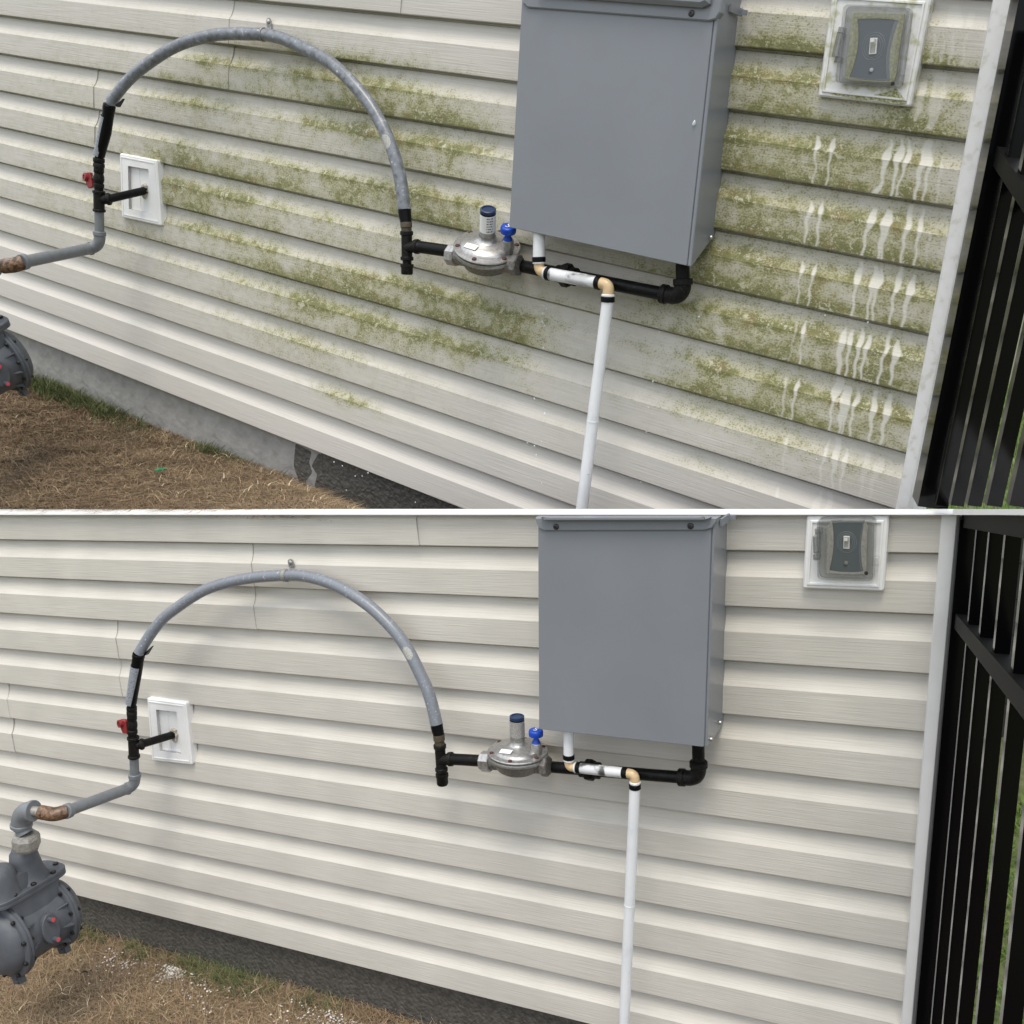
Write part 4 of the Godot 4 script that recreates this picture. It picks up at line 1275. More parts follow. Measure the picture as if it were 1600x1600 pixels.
# ------------------------------------------------------------------ weatherproof switch
func switch_box(d: Dictionary, fr: Transform3D, label: String, m: Material, dirty: bool) -> void:
	var o: Array = d.plate
	var w := thing("switch_box", label, "switch", fr, Vector3(o[3].x, o[3].y, 0), "clear covered switches on white blocks")
	var g := Geo.new()
	var oo := rounded(o, 0.004, 3)
	g.slab(oo, -0.02, 0.012, 0.0025)
	part("mounting_block", g, m, w)
	if dirty:
		g = Geo.new()
		g.slab(rounded([Vector2(0.5537, 0.5843), Vector2(0.5761, 0.5906), Vector2(0.5952, 0.5876), Vector2(0.6234, 0.5896), Vector2(0.6483, 0.5980), Vector2(0.6588, 0.6048), Vector2(0.6696, 0.5954), Vector2(0.6842, 0.5835), Vector2(0.6655, 0.5805), Vector2(0.6336, 0.5829), Vector2(0.6043, 0.5817), Vector2(0.5760, 0.5827)], 0.003, 3), 0.0115, 0.0123, 0.0003)
		var moss := part("moss_patch", g, M.moss, w)
		moss.set_meta("label", "yellow green moss along the lower edge of the block")
	g = Geo.new()
	var li := g.inset(o, 0.007)
	var lj := g.inset(o, 0.0105)
	g.rim(li, lj, 0.011, 0.0145, 0.0008)
	part("raised_bead", g, m, w)
	var cv: Array = d.cover
	g = Geo.new()
	g.slab(rounded(cv, 0.009, 5), 0.011, 0.019, 0.001)
	part("gasket_plate", g, M.clear_edge, w)
	g = Geo.new()
	g.slab(d.glass, 0.0185, 0.0215, 0.0006)
	part("face_plate", g, M.device, w)
	# film of dirt or algae round the hourglass face
	g = Geo.new()
	var c := g.inset(cv, 0.005)
	var hg: Array = d.glass
	var outer := []
	for q in hg:
		outer.append(Vector2())
	var mid := Vector2()
	for q in hg:
		mid += q / hg.size()
	var ci := rounded(c, 0.006, 5)
	for i in hg.size():
		var dir: Vector2 = (hg[i] - mid).normalized()
		var best := mid
		for k in ci.size():
			var hit = Geometry2D.segment_intersects_segment(mid, mid + dir * 0.5, ci[k], ci[(k + 1) % ci.size()])
			if hit != null:
				best = hit
		outer[i] = hg[i].lerp(best, 0.55 if not dirty else 0.7)
	g.rim(outer, hg, 0.0188, 0.0225, 0.0006)
	part("inner_border", g, M.algae if dirty else M.dust_rim, w)
	# clear hinged cover: a shallow shell standing over the face
	g = Geo.new()
	var ro := rounded(cv, 0.009, 5)
	var ri := g.inset(ro, 0.002)
	g.rim(ro, ri, 0.019, 0.036, 0.0015)
	part("cover_rim", g, M.clear, w)
	g = Geo.new()
	g.slab(g.inset(ro, 0.0015), 0.0355, 0.0385, 0.0015)
	part("clear_cover", g, M.clear, w)
	g = Geo.new()
	var bulge := []
	for q in outer:
		bulge.append(q)
	g.rim(bulge, hg, 0.0385, 0.0405, 0.0008)
	part("cover_ridge", g, M.clear, w)
	# toggle with rings
	var t: Vector3 = d.toggle
	var ty: Vector2 = d.tdir
	var tx := Vector2(ty.y, -ty.x)
	var ts: Vector2 = d.tsize
	g = Geo.new()
	var t2 := Vector2(t.x, t.y)
	var fo := [t2 - tx * ts.x / 2 + ty * ts.y / 2, t2 + tx * ts.x / 2 + ty * ts.y / 2, t2 + tx * ts.x / 2 - ty * ts.y / 2, t2 - tx * ts.x / 2 - ty * ts.y / 2]
	g.rim(fo, g.inset(fo, ts.x * 0.13), 0.021, 0.0245, 0.0004)
	part("toggle_frame", g, M.lever, w)
	g = Geo.new()
	g.slab(g.inset(fo, ts.x * 0.13), 0.021, 0.0222, 0.0003)
	part("toggle_slot", g, M.lever_slot, w)
	g = Geo.new()
	var tb := Vector3(t.x, t.y, 0.0215)
	var t3 := Vector3(tx.x, tx.y, 0)
	var u3 := Vector3(ty.x, ty.y, 0)
	var bq := []
	var fq := []
	for q in [Vector2(-1, 1), Vector2(1, 1), Vector2(1, -1), Vector2(-1, -1)]:
		bq.append(tb + t3 * q.x * ts.x * 0.3 + u3 * (q.y * ts.y * 0.16 + ts.y * 0.12))
		fq.append(tb + Vector3(0, 0, 0.0105) + t3 * q.x * ts.x * 0.27 + u3 * (q.y * ts.y * 0.13 + ts.y * 0.34))
	g.hexa(fq, bq)
	part("toggle_lever", g, M.lever, w)
	for rr in [0.62, 0.82, 1.0]:
		g = Geo.new()
		var p := []
		for i in 37:
			var a := TAU * i / 36.0
			p.append(tb + t3 * cos(a) * d.ring * rr * 0.95 + u3 * (sin(a) * d.ring * rr * 1.08))
		g.tube(p, 0.0006, 6, false)
		part("ring_ridge", g, M.ring_line, w)
	# hinge lugs left, latch tab right, keyhole and drain hole
	for q in d.hinges:
		g = Geo.new()
		g.slab(rounded([q[0] + Vector2(-q[1].x, q[1].y) / 2, q[0] + q[1] / 2, q[0] + Vector2(q[1].x, -q[1].y) / 2, q[0] - q[1] / 2], 0.0012, 3), 0.013, q[2], 0.001)
		part("hinge_lug", g, M.clear_edge, w)
	g = Geo.new()
	for q in d.latch:
		g.slab(rounded([q[0] + Vector2(-q[1].x, q[1].y) / 2, q[0] + q[1] / 2, q[0] + Vector2(q[1].x, -q[1].y) / 2, q[0] - q[1] / 2], 0.001, 3), 0.013, 0.028, 0.001)
	part("latch_tab", g, M.clear, w)
	g = Geo.new()
	var kc: Vector2 = d.key
	g.lathe(Vector3(kc.x + 0.0008, kc.y + 0.0035, 0.0215), Vector3(0, 0, 1), [[0.003, 0.0], [0.003, 0.002], [0.0, 0.0022]], 12)
	part("cover_screw", g, M.steel, w)
	g = Geo.new()
	g.slab(rounded([kc + Vector2(-0.0035, 0.001), kc + Vector2(0.0015, 0.002), kc + Vector2(0.001, -0.003), kc + Vector2(-0.003, -0.003)], 0.001, 3), 0.021, 0.0225, 0.0002)
	part("keyhole", g, M.dark_bit, w)
	g = Geo.new()
	var hc: Vector2 = d.drain
	g.lathe(Vector3(hc.x, hc.y, 0.0384), Vector3(0, 0, 1), [[0.0032, 0.0], [0.0032, 0.0006], [0.0, 0.0007]], 12)
	part("drain_hole", g, M.dark_bit, w)

# ------------------------------------------------------------------ gas meter: drum between two bolted covers, a ported top casting above
func gas_meter(c: Vector3, fr: Transform3D, label: String) -> void:
	var w := thing("gas_meter", label, "gas meter", fr, c - Vector3(0, 0.1, 0), "grey gas meters")
	var r := 0.079
	var z := Vector3(0, 0, 1)
	var g := Geo.new()
	g.lathe(c, z, [[r * 0.98, -0.056], [r * 0.93, -0.02], [r * 0.93, 0.02], [r * 0.98, 0.056]], 48)
	part("drum", g, M.meter, w)
	for s in [-1.0, 1.0]:
		g = Geo.new()
		var a: float = s
		g.lathe(c + z * a * 0.054, z * a, [[r * 0.9, 0.0], [r * 1.11, 0.001], [r * 1.14, 0.003], [r * 1.14, 0.007], [r * 1.12, 0.0085], [r * 1.12, 0.0095], [r * 1.14, 0.011], [r * 1.14, 0.015], [r * 1.10, 0.018], [r * 0.98, 0.019], [r * 0.95, 0.028], [r * 0.85, 0.040], [r * 0.6, 0.048], [r * 0.3, 0.051], [0.0, 0.052]], 56)
		var cov := part("end_cover", g, M.meter, w)
		for i in 10:
			g = Geo.new()
			var th := TAU * (i + 0.3) / 10.0
			var d := Vector3(cos(th), sin(th), 0)
			var p := c + d * r * 1.06 + z * a * (0.073)
			g.lathe(p, z * a, [[0.0055, -0.001], [0.0055, 0.004], [0.004, 0.0055], [0.0, 0.0056]], 6, true)
			g.lathe(c + d * r * 1.06 + z * a * 0.054, -z * a, [[0.005, -0.001], [0.005, 0.004], [0.0, 0.0045]], 6, true)
			var o := MeshInstance3D.new()
			o.name = "bolt"
			o.mesh = g.mesh()
			o.material_override = M.bolt
			cov.add_child(o, true)
			g = Geo.new()
			var t := Vector3(-d.y, d.x, 0)
			var th2 := th + 0.31
			d = Vector3(cos(th2), sin(th2), 0)
			t = Vector3(-d.y, d.x, 0)
			var q0 := c + d * r * 0.93 + z * a * 0.054
			g.hexa([q0 + t * 0.0015, q0 + d * r * 0.19 + t * 0.0015, q0 + d * r * 0.19 + t * 0.0015 - z * a * 0.002, q0 + t * 0.0015 - z * a * 0.026],
				[q0 - t * 0.0015, q0 + d * r * 0.19 - t * 0.0015, q0 + d * r * 0.19 - t * 0.0015 - z * a * 0.002, q0 - t * 0.0015 - z * a * 0.026])
			var rib := MeshInstance3D.new()
			rib.name = "rib"
			rib.mesh = g.mesh()
			rib.material_override = M.meter
			cov.add_child(rib, true)
		g = Geo.new()
		g.box(c + Vector3(0.02, -r * 1.17, a * 0.062), Vector3(0.030, 0.022, 0.014), Basis(z, 0.25))
		g.lathe(c + Vector3(0.024, -r * 1.2, a * 0.062 + 0.007), z, [[0.006, 0.0], [0.006, 0.004], [0.0, 0.005]], 8)
		part("foot_lug", g, M.meter, w)
	# saddle, flange and ported casting on top
	g = Geo.new()
	g.hexa([c + Vector3(-0.052, 0.05, 0.05), c + Vector3(0.052, 0.05, 0.05), c + Vector3(0.045, 0.098, 0.066), c + Vector3(-0.045, 0.098, 0.066)],
		[c + Vector3(-0.052, 0.05, -0.05), c + Vector3(0.052, 0.05, -0.05), c + Vector3(0.045, 0.098, -0.066), c + Vector3(-0.045, 0.098, -0.066)])
	part("saddle", g, M.meter, w)
	var o2 := []
	for q in rounded([Vector2(-0.052, -0.098), Vector2(0.052, -0.098), Vector2(0.052, 0.098), Vector2(-0.052, 0.098)], 0.04, 8):
		o2.append(q)
	for lay in [[0.096, 0.1035, 0.0], [0.1045, 0.112, 0.001]]:
		g = Geo.new()
		var tp := Geo.new()
		tp.slab(o2, lay[0], lay[1], 0.0015)
		for i in tp.v.size():
			var a := tp.v[i]
			var nn := tp.n[i]
			g.v.append(c + Vector3(a.x, a.z, -a.y))
			g.n.append(Vector3(nn.x, nn.z, -nn.y))
			g.uv.append(Vector2())
		var fl := part("top_flange", g, M.meter, w)
		if lay[2] > 0.0:
			for q in [Vector2(-0.043, 0.05), Vector2(-0.043, -0.05), Vector2(0.044, 0.05), Vector2(0.044, 0.0), Vector2(0.042, -0.055), Vector2(0.012, -0.086), Vector2(0.012, 0.086)]:
				g = Geo.new()
				g.lathe(c + Vector3(q.x, 0.112, q.y), Vector3(0, 1, 0), [[0.0065, 0.0], [0.0065, 0.004], [0.005, 0.0055], [0.0, 0.006]], 6, true)
				var b := MeshInstance3D.new()
				b.name = "bolt"
				b.mesh = g.mesh()
				b.material_override = M.bolt
				fl.add_child(b, true)
	g = Geo.new()
	g.lathe(c + Vector3(0.0, 0.11, -0.018), Vector3(0, 1, 0), [[0.050, 0.0], [0.044, 0.008], [0.038, 0.025], [0.033, 0.05], [0.030, 0.068], [0.026, 0.072], [0.024, 0.078], [0.0, 0.078]], 32)
	g.lathe(c + Vector3(0.0, 0.11, 0.056), Vector3(0, 1, 0), [[0.050, 0.0], [0.046, 0.01], [0.043, 0.03], [0.040, 0.05], [0.034, 0.062], [0.022, 0.068], [0.0, 0.07]], 32)
	g.hexa([c + Vector3(-0.040, 0.11, 0.056), c + Vector3(0.040, 0.11, 0.056), c + Vector3(0.034, 0.155, 0.056), c + Vector3(-0.034, 0.155, 0.056)],
		[c + Vector3(-0.036, 0.11, -0.018), c + Vector3(0.036, 0.11, -0.018), c + Vector3(0.030, 0.14, -0.018), c + Vector3(-0.030, 0.14, -0.018)])
	part("port_casting", g, M.meter, w)
	# oval plate with two red-tipped pins on the side
	g = Geo.new()
	var ang := 0.110
	var dir := Vector3(cos(ang), sin(ang), 0)
	var t2 := Vector3(-dir.y, dir.x, 0)
	var oc := c + dir * (r * 0.90) + z * 0.0010
	var sl := Geo.new()
	var ov := []
	for i in 24:
		var a := TAU * i / 24.0
		ov.append(Vector2(cos(a) * 0.023, sin(a) * 0.036))
	sl.slab(ov, 0.0, 0.011, 0.002)
	for i in sl.v.size():
		var a := sl.v[i]
		var nn := sl.n[i]
		g.v.append(oc - z * a.x + t2 * a.y + dir * a.z)
		g.n.append(-z * nn.x + t2 * nn.y + dir * nn.z)
		g.uv.append(Vector2())
	var plate := part("index_plate", g, M.meter, w)
	for q in [0.023, -0.026]:
		g = Geo.new()
		var b: Vector3 = oc + t2 * q + dir * 0.008
		g.lathe(b, dir, [[0.0062, 0.0], [0.0062, 0.017], [0.0045, 0.0175]], 16)
		var o := MeshInstance3D.new()
		o.name = "pin"
		o.mesh = g.mesh()
		o.material_override = M.meter
		plate.add_child(o, true)
		g = Geo.new()
		g.lathe(b + dir * 0.0172, dir, [[0.0050, -0.001], [0.0050, 0.0006], [0.0, 0.0009]], 14)
		o = MeshInstance3D.new()
		o.name = "pin_cap"
		o.mesh = g.mesh()
		o.material_override = M.red_cap
		plate.add_child(o, true)

# ------------------------------------------------------------------ fence
func fence(label: String, w_: Vector3, up: Vector3, pick: Array, rails: Array, post: Array, cap: Array, pw: float) -> void:
	var o := thing("picket_fence", label, "fence", Transform3D(), pick[0][1], "black metal picket fences at the corner")
	var side := w_.cross(up).normalized()
	var b := Basis(side, up, side.cross(up))
	var g: Geo
	for q in pick:
		g = Geo.new()
		var a: Vector3 = q[0]
		var e: Vector3 = q[1]
		var l := (a - e).length()
		g.box((a + e) / 2.0, Vector3(pw, l, pw), b)
		part("picket", g, M.fence, o)
	for q in rails:
		g = Geo.new()
		var a: Vector3 = q[0]
		var e: Vector3 = q[1]
		var h: float = q[2]
		var s := side * 0.013
		g.hexa([a - s - up * h / 2, e - s - up * h / 2, e - s + up * h / 2, a - s + up * h / 2], [a + s - up * h / 2, e + s - up * h / 2, e + s + up * h / 2, a + s + up * h / 2])
		part("rail", g, M.fence_rail, o)
	g = Geo.new()
	for q in 1:
		var a: Vector3 = post[0]
		var e: Vector3 = post[1]
		g.box((a + e) / 2.0, Vector3(post[2], (a - e).length(), 0.06), b)
	part("post", g, M.fence, o)
	if cap.size() > 0:
		g = Geo.new()
		g.hexa(cap[0], cap[1])
		part("cap_board", g, M.ledge, o)

# ------------------------------------------------------------------ grass
func tuft(blades: int, spread: float, lmin: float, lmax: float, flat: float, width: float, seed_: int) -> ArrayMesh:
	var r := RandomNumberGenerator.new()
	r.seed = seed_
	var g := Geo.new()
	for i in blades:
		var a := r.randf() * TAU
		var d := Vector3(cos(a), 0, sin(a))
		var p := Vector3(r.randf_range(-1, 1), 0, r.randf_range(-1, 1)) * spread
		p.y = -0.004
		var l := r.randf_range(lmin, lmax)
		var lean := r.randf_range(0.15, 1.0) * flat
		var s := Vector3(-d.z, 0, d.x).rotated(Vector3.UP, r.randf_range(-0.6, 0.6)) * width * r.randf_range(0.6, 1.3)
		var rise := 1.2 - lean
		var dir := (Vector3.UP * maxf(0.15, rise) + d * (0.35 + lean)).normalized()
		var last := p
		for k in 4:
			var q := last + dir * l / 4.0
			var w0 := 1.0 - k * 0.22
			var w1 := 1.0 - (k + 1) * 0.22
			var nn := dir.cross(s).normalized()
			if nn.y < 0.0:
				nn = -nn
			g.quad_n(last - s * w0, last + s * w0, q + s * w1, q - s * w1, nn, nn, nn, nn)
			last = q
			dir = (dir + d * r.randf_range(0.05, 0.5) * flat - Vector3.UP * r.randf_range(0.15, 0.6) * flat + Vector3(r.randf_range(-0.3, 0.3), 0, r.randf_range(-0.3, 0.3))).normalized()
			if last.y < 0.004 and dir.y < 0.0:
				dir.y = 0.05
	return g.mesh()

func scatter(called: String, mesh: Mesh, spots: Array, colours: Array, low := 0.7, high := 1.2) -> void:
	var mm := MultiMesh.new()
	mm.transform_format = MultiMesh.TRANSFORM_3D
	mm.use_colors = true
	mm.mesh = mesh
	mm.instance_count = spots.size()
	for i in spots.size():
		var s := rng.randf_range(0.7, 1.35)
		mm.set_instance_transform(i, Transform3D(Basis(Vector3.UP, rng.randf() * TAU).scaled(Vector3(s, s * rng.randf_range(low, high), s)), spots[i]))
		var a: Color = colours[rng.randi() % colours.size()]
		var b: Color = colours[rng.randi() % colours.size()]
		mm.set_instance_color(i, a.lerp(b, rng.randf() * 0.5))
	var o := MultiMeshInstance3D.new()
	o.name = numbered(called)
	o.multimesh = mm
	var m := plain(Color.WHITE, 0.75)
	m.vertex_color_use_as_albedo = true
	m.backlight_enabled = true
	m.backlight = Color(0.15, 0.13, 0.06)
	m.cull_mode = BaseMaterial3D.CULL_DISABLED
	o.material_override = m
	add_child(o)
	o.set_meta("kind", "stuff")

const DRY := [Color(0.225, 0.155, 0.09), Color(0.155, 0.105, 0.062), Color(0.30, 0.215, 0.125), Color(0.47, 0.36, 0.23), Color(0.10, 0.066, 0.043), Color(0.20, 0.155, 0.075), Color(0.25, 0.15, 0.095), Color(0.34, 0.25, 0.155)]
const GREEN := [Color(0.07, 0.10, 0.03), Color(0.10, 0.13, 0.04), Color(0.13, 0.13, 0.05), Color(0.05, 0.08, 0.03)]
const LAWN := [Color(0.09, 0.17, 0.02), Color(0.12, 0.20, 0.025), Color(0.06, 0.12, 0.015), Color(0.15, 0.2, 0.03)]

func _ready() -> void:
	# camera, sky, sun, exposure
	var cam := Camera3D.new()
	cam.name = "camera"
	add_child(cam)
	cam.position = Vector3(0, 1.8, 0)
	cam.rotation_degrees = Vector3(-14.5, 0, 0)
	cam.fov = 53.1301
	cam.near = 0.05
	cam.far = 400.0
	cam.current = true
	var env := Environment.new()
	env.background_mode = Environment.BG_SKY
	var sky := Sky.new()
	var sm := ProceduralSkyMaterial.new()
	sm.sky_top_color = Color(0.95, 0.97, 1.0)
	sm.sky_horizon_color = Color(0.52, 0.54, 0.56)
	sm.sky_curve = 0.3
	sm.ground_bottom_color = Color(0.22, 0.20, 0.17)
	sm.ground_horizon_color = Color(0.42, 0.42, 0.40)
	sm.ground_curve = 0.1
	sm.sun_angle_max = 0.0
	sky.sky_material = sm
	env.sky = sky
	env.background_energy_multiplier = 1.3
	env.tonemap_mode = Environment.TONE_MAPPER_LINEAR
	env.tonemap_exposure = 1.7
	env.sdfgi_enabled = true
	env.ssao_enabled = true
	env.ssil_enabled = true
	var we := WorldEnvironment.new()
	we.name = "world_environment"
	we.environment = env
	add_child(we)
	var sun := DirectionalLight3D.new()
	sun.name = "sun"
	add_child(sun)
	sun.light_energy = 0.42
	sun.light_color = Color(1.0, 0.97, 0.92)
	sun.light_angular_distance = 22.0
	sun.shadow_enabled = true
	sun.rotation_degrees = Vector3(-68, -14, 0)
	rng.seed = 7
	make_materials()

	# ---- ground
	var g := Geo.new()
	for i in 16:
		for j in 16:
			var q := []
			for k in [[0, 0], [1, 0], [1, 1], [0, 1]]:
				q.append(Vector3(pow((i + k[0]) / 8.0 - 1.0, 3.0) * 200.0, -0.16, pow((j + k[1]) / 8.0 - 1.0, 3.0) * 200.0))
			g.quad(q[0], q[1], q[2], q[3], Vector3.UP)
	structure("ground", g, M.green_ground)
	g = Geo.new()
	var bump := noise(2.5, 61, 3)
	var gb := func(x: float, d: float) -> Vector3:
		return FB * Vector3(x, -0.685 + 0.012 * bump.get_noise_2d(x * 3.0, d * 3.0), d)
	for i in 60:
		for j in 40:
			var q := []
			for k in [[0, 0], [1, 0], [1, 1], [0, 1]]:
				q.append(gb.call(-3.2 + (i + k[0]) * 0.075, -0.04 + pow((j + k[1]) / 40.0, 1.6) * 2.6))
			g.quad(q[0], q[1], q[2], q[3], Vector3.UP)
	structure("lower_yard", g, M.soil)
	g = Geo.new()
	var ga := func(s: float, t: float) -> Vector3:
		var a := FA * Vector3(lerpf(-2.7, 1.05, s), -0.505 - 0.03 * smoothstep(0.5, 0.6, s), -0.05)
		var b := FB * Vector3(lerpf(-2.0, 0.86, s), 0.527, -0.036)
		var p := a.lerp(b, t)
		p.y += -0.03 * smoothstep(0.52, 0.62, s) * sin(PI * t) + 0.014 * bump.get_noise_2d(s * 12.0, t * 3.0) * sin(PI * t)
		return p
	for i in 70:
		for j in 14:
			var q := []
			for k in [[0, 0], [1, 0], [1, 1], [0, 1]]:
				q.append(ga.call((i + k[0]) / 70.0, (j + k[1]) / 14.0))
			g.quad(q[0], q[1], q[2], q[3], Vector3.UP)
	structure("upper_bank", g, M.soil)
	# lawn above and the dark block wall that holds it, past the corner
	g = Geo.new()
	g.quad(Vector3(0.9, 0.75, -3.87), Vector3(9, 0.75, -3.87), Vector3(14, 0.75, -30), Vector3(-4, 0.75, -30), Vector3.UP)
	structure("upper_lawn", g, M.green_ground)
	var rw := thing("retaining_wall", "dark block retaining wall beyond the black picket fence, under the upper lawn", "retaining wall", Transform3D(), Vector3(3, -0.16, -3.85))
	for row in 6:
		for c in 14:
			g = Geo.new()
			g.box(Vector3(0.9 + c * 0.4 + (0.2 if row % 2 else 0.0), -0.16 + 0.075 + row * 0.15, -3.95), Vector3(0.394, 0.145, 0.18))
			part("block", g, M.block, rw)

	# ---- the walls and the ledge between them
	var wa := house_wall("house_wall", "upper beige vinyl siding wall stained with green mildew", FA, M.siding_dirty, M.trim_dirty, WIN_A, 6.3506, -5, 10, -2.5, [[Vector2(0.8398, -0.0626), Vector2(0.7671, 0.7310)], [Vector2(0.8602, -0.0558), Vector2(0.7928, 0.7326)], [Vector2(0.8660, -0.0563), Vector2(0.7982, 0.7347)]], {0: [-0.4032], 1: [-0.9331], 2: [-0.9271], 3: [-1.4607], 4: [-1.4551]}, -0.3709, 1.16, 0.12)
	var wb := house_wall("house_wall", "lower clean beige vinyl siding wall below the white ledge", FB, M.siding_clean, M.trim_clean, WIN_B, 5.5632, 1, 11, -1.95, [[Vector2(0.7409, -0.3696), Vector2(0.8236, 0.5264)], [Vector2(0.7589, -0.3650), Vector2(0.8463, 0.5264)], [Vector2(0.7645, -0.3708), Vector2(0.8524, 0.5243)]], {1: [-0.1656], 2: [-0.6231], 3: [-0.6343], 4: [-1.1037], 5: [-1.1145], 6: [-1.5765], 7: [-1.5829]}, -0.5524, 0.5295, 0.034)
	var fa := thing("foundation", "upper grey rendered foundation with a dark wet stain behind the dry grass", "foundation", FA, Vector3(-1, -0.6, -0.03))
	var xs: float = -0.5478
	g = Geo.new()
	g.hexa([Vector3(-2.6, -0.62, -0.024), Vector3(xs, -0.62, -0.024), Vector3(xs, -0.352, -0.024), Vector3(-2.6, -0.352, -0.024)], [Vector3(-2.6, -0.62, -0.12), Vector3(xs, -0.62, -0.12), Vector3(xs, -0.352, -0.12), Vector3(-2.6, -0.352, -0.12)])
	part("dry_render", g, M.concrete, fa)
	g = Geo.new()
	g.hexa([Vector3(xs, -0.62, -0.024), Vector3(0.9, -0.62, -0.024), Vector3(0.9, -0.352, -0.024), Vector3(xs, -0.352, -0.024)], [Vector3(xs, -0.62, -0.12), Vector3(0.9, -0.62, -0.12), Vector3(0.9, -0.352, -0.12), Vector3(xs, -0.352, -0.12)])
	part("dark_render", g, M.wet, fa)  # wet right-hand part of the upper face
	for q in [[Vector2(-0.6394, -0.3831), Vector2(-0.5810, -0.3884), Vector2(-0.5871, -0.4181), Vector2(-0.5731, -0.4419), Vector2(-0.5931, -0.4729), Vector2(-0.5959, -0.5149), Vector2(-0.6087, -0.5281), Vector2(-0.6211, -0.4746), Vector2(-0.6404, -0.4451)], [Vector2(-0.5563, -0.3845), Vector2(-0.5400, -0.3882), Vector2(-0.5404, -0.4265), Vector2(-0.5249, -0.4653), Vector2(-0.5259, -0.5187), Vector2(-0.5481, -0.5046), Vector2(-0.5608, -0.4715), Vector2(-0.5546, -0.4431), Vector2(-0.5771, -0.4256)]]:
		g = Geo.new()
		g.slab(rounded(q, 0.006, 4), -0.026, -0.0232, 0.0004)
		part("wet_patch", g, M.wet, fa)
	var fb := thing("foundation", "lower dark rendered foundation under the clean siding", "foundation", FB, Vector3(-0.5, -0.8, -0.03))
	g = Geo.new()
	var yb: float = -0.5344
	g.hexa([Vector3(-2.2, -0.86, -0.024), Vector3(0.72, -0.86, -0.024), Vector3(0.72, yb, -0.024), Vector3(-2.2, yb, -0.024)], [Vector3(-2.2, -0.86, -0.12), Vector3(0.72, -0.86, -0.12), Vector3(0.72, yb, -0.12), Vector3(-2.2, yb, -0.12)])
	part("dark_render", g, M.wet, fb)  # whole lower face takes the darker concrete tone
	var le := thing("ledge", "long white ledge between the mildewed upper wall and the clean lower wall", "ledge", FB, Vector3(-1.7363, 0.5330, 0.0160))
	g = Geo.new()
	g.hexa([Vector3(-1.7363, 0.5330, 0.0160), Vector3(0.8475, 0.5291, 0.0160), Vector3(0.8475, 0.5311, 0.0160), Vector3(-1.7352, 0.5366, 0.0160)], [Vector3(-1.8133, 0.5327, -0.0340), Vector3(0.8437, 0.5245, -0.0340), Vector3(0.8438, 0.5289, -0.0340), Vector3(-1.8109, 0.5404, -0.0340)])
	part("ledge_board", g, M.ledge, le)

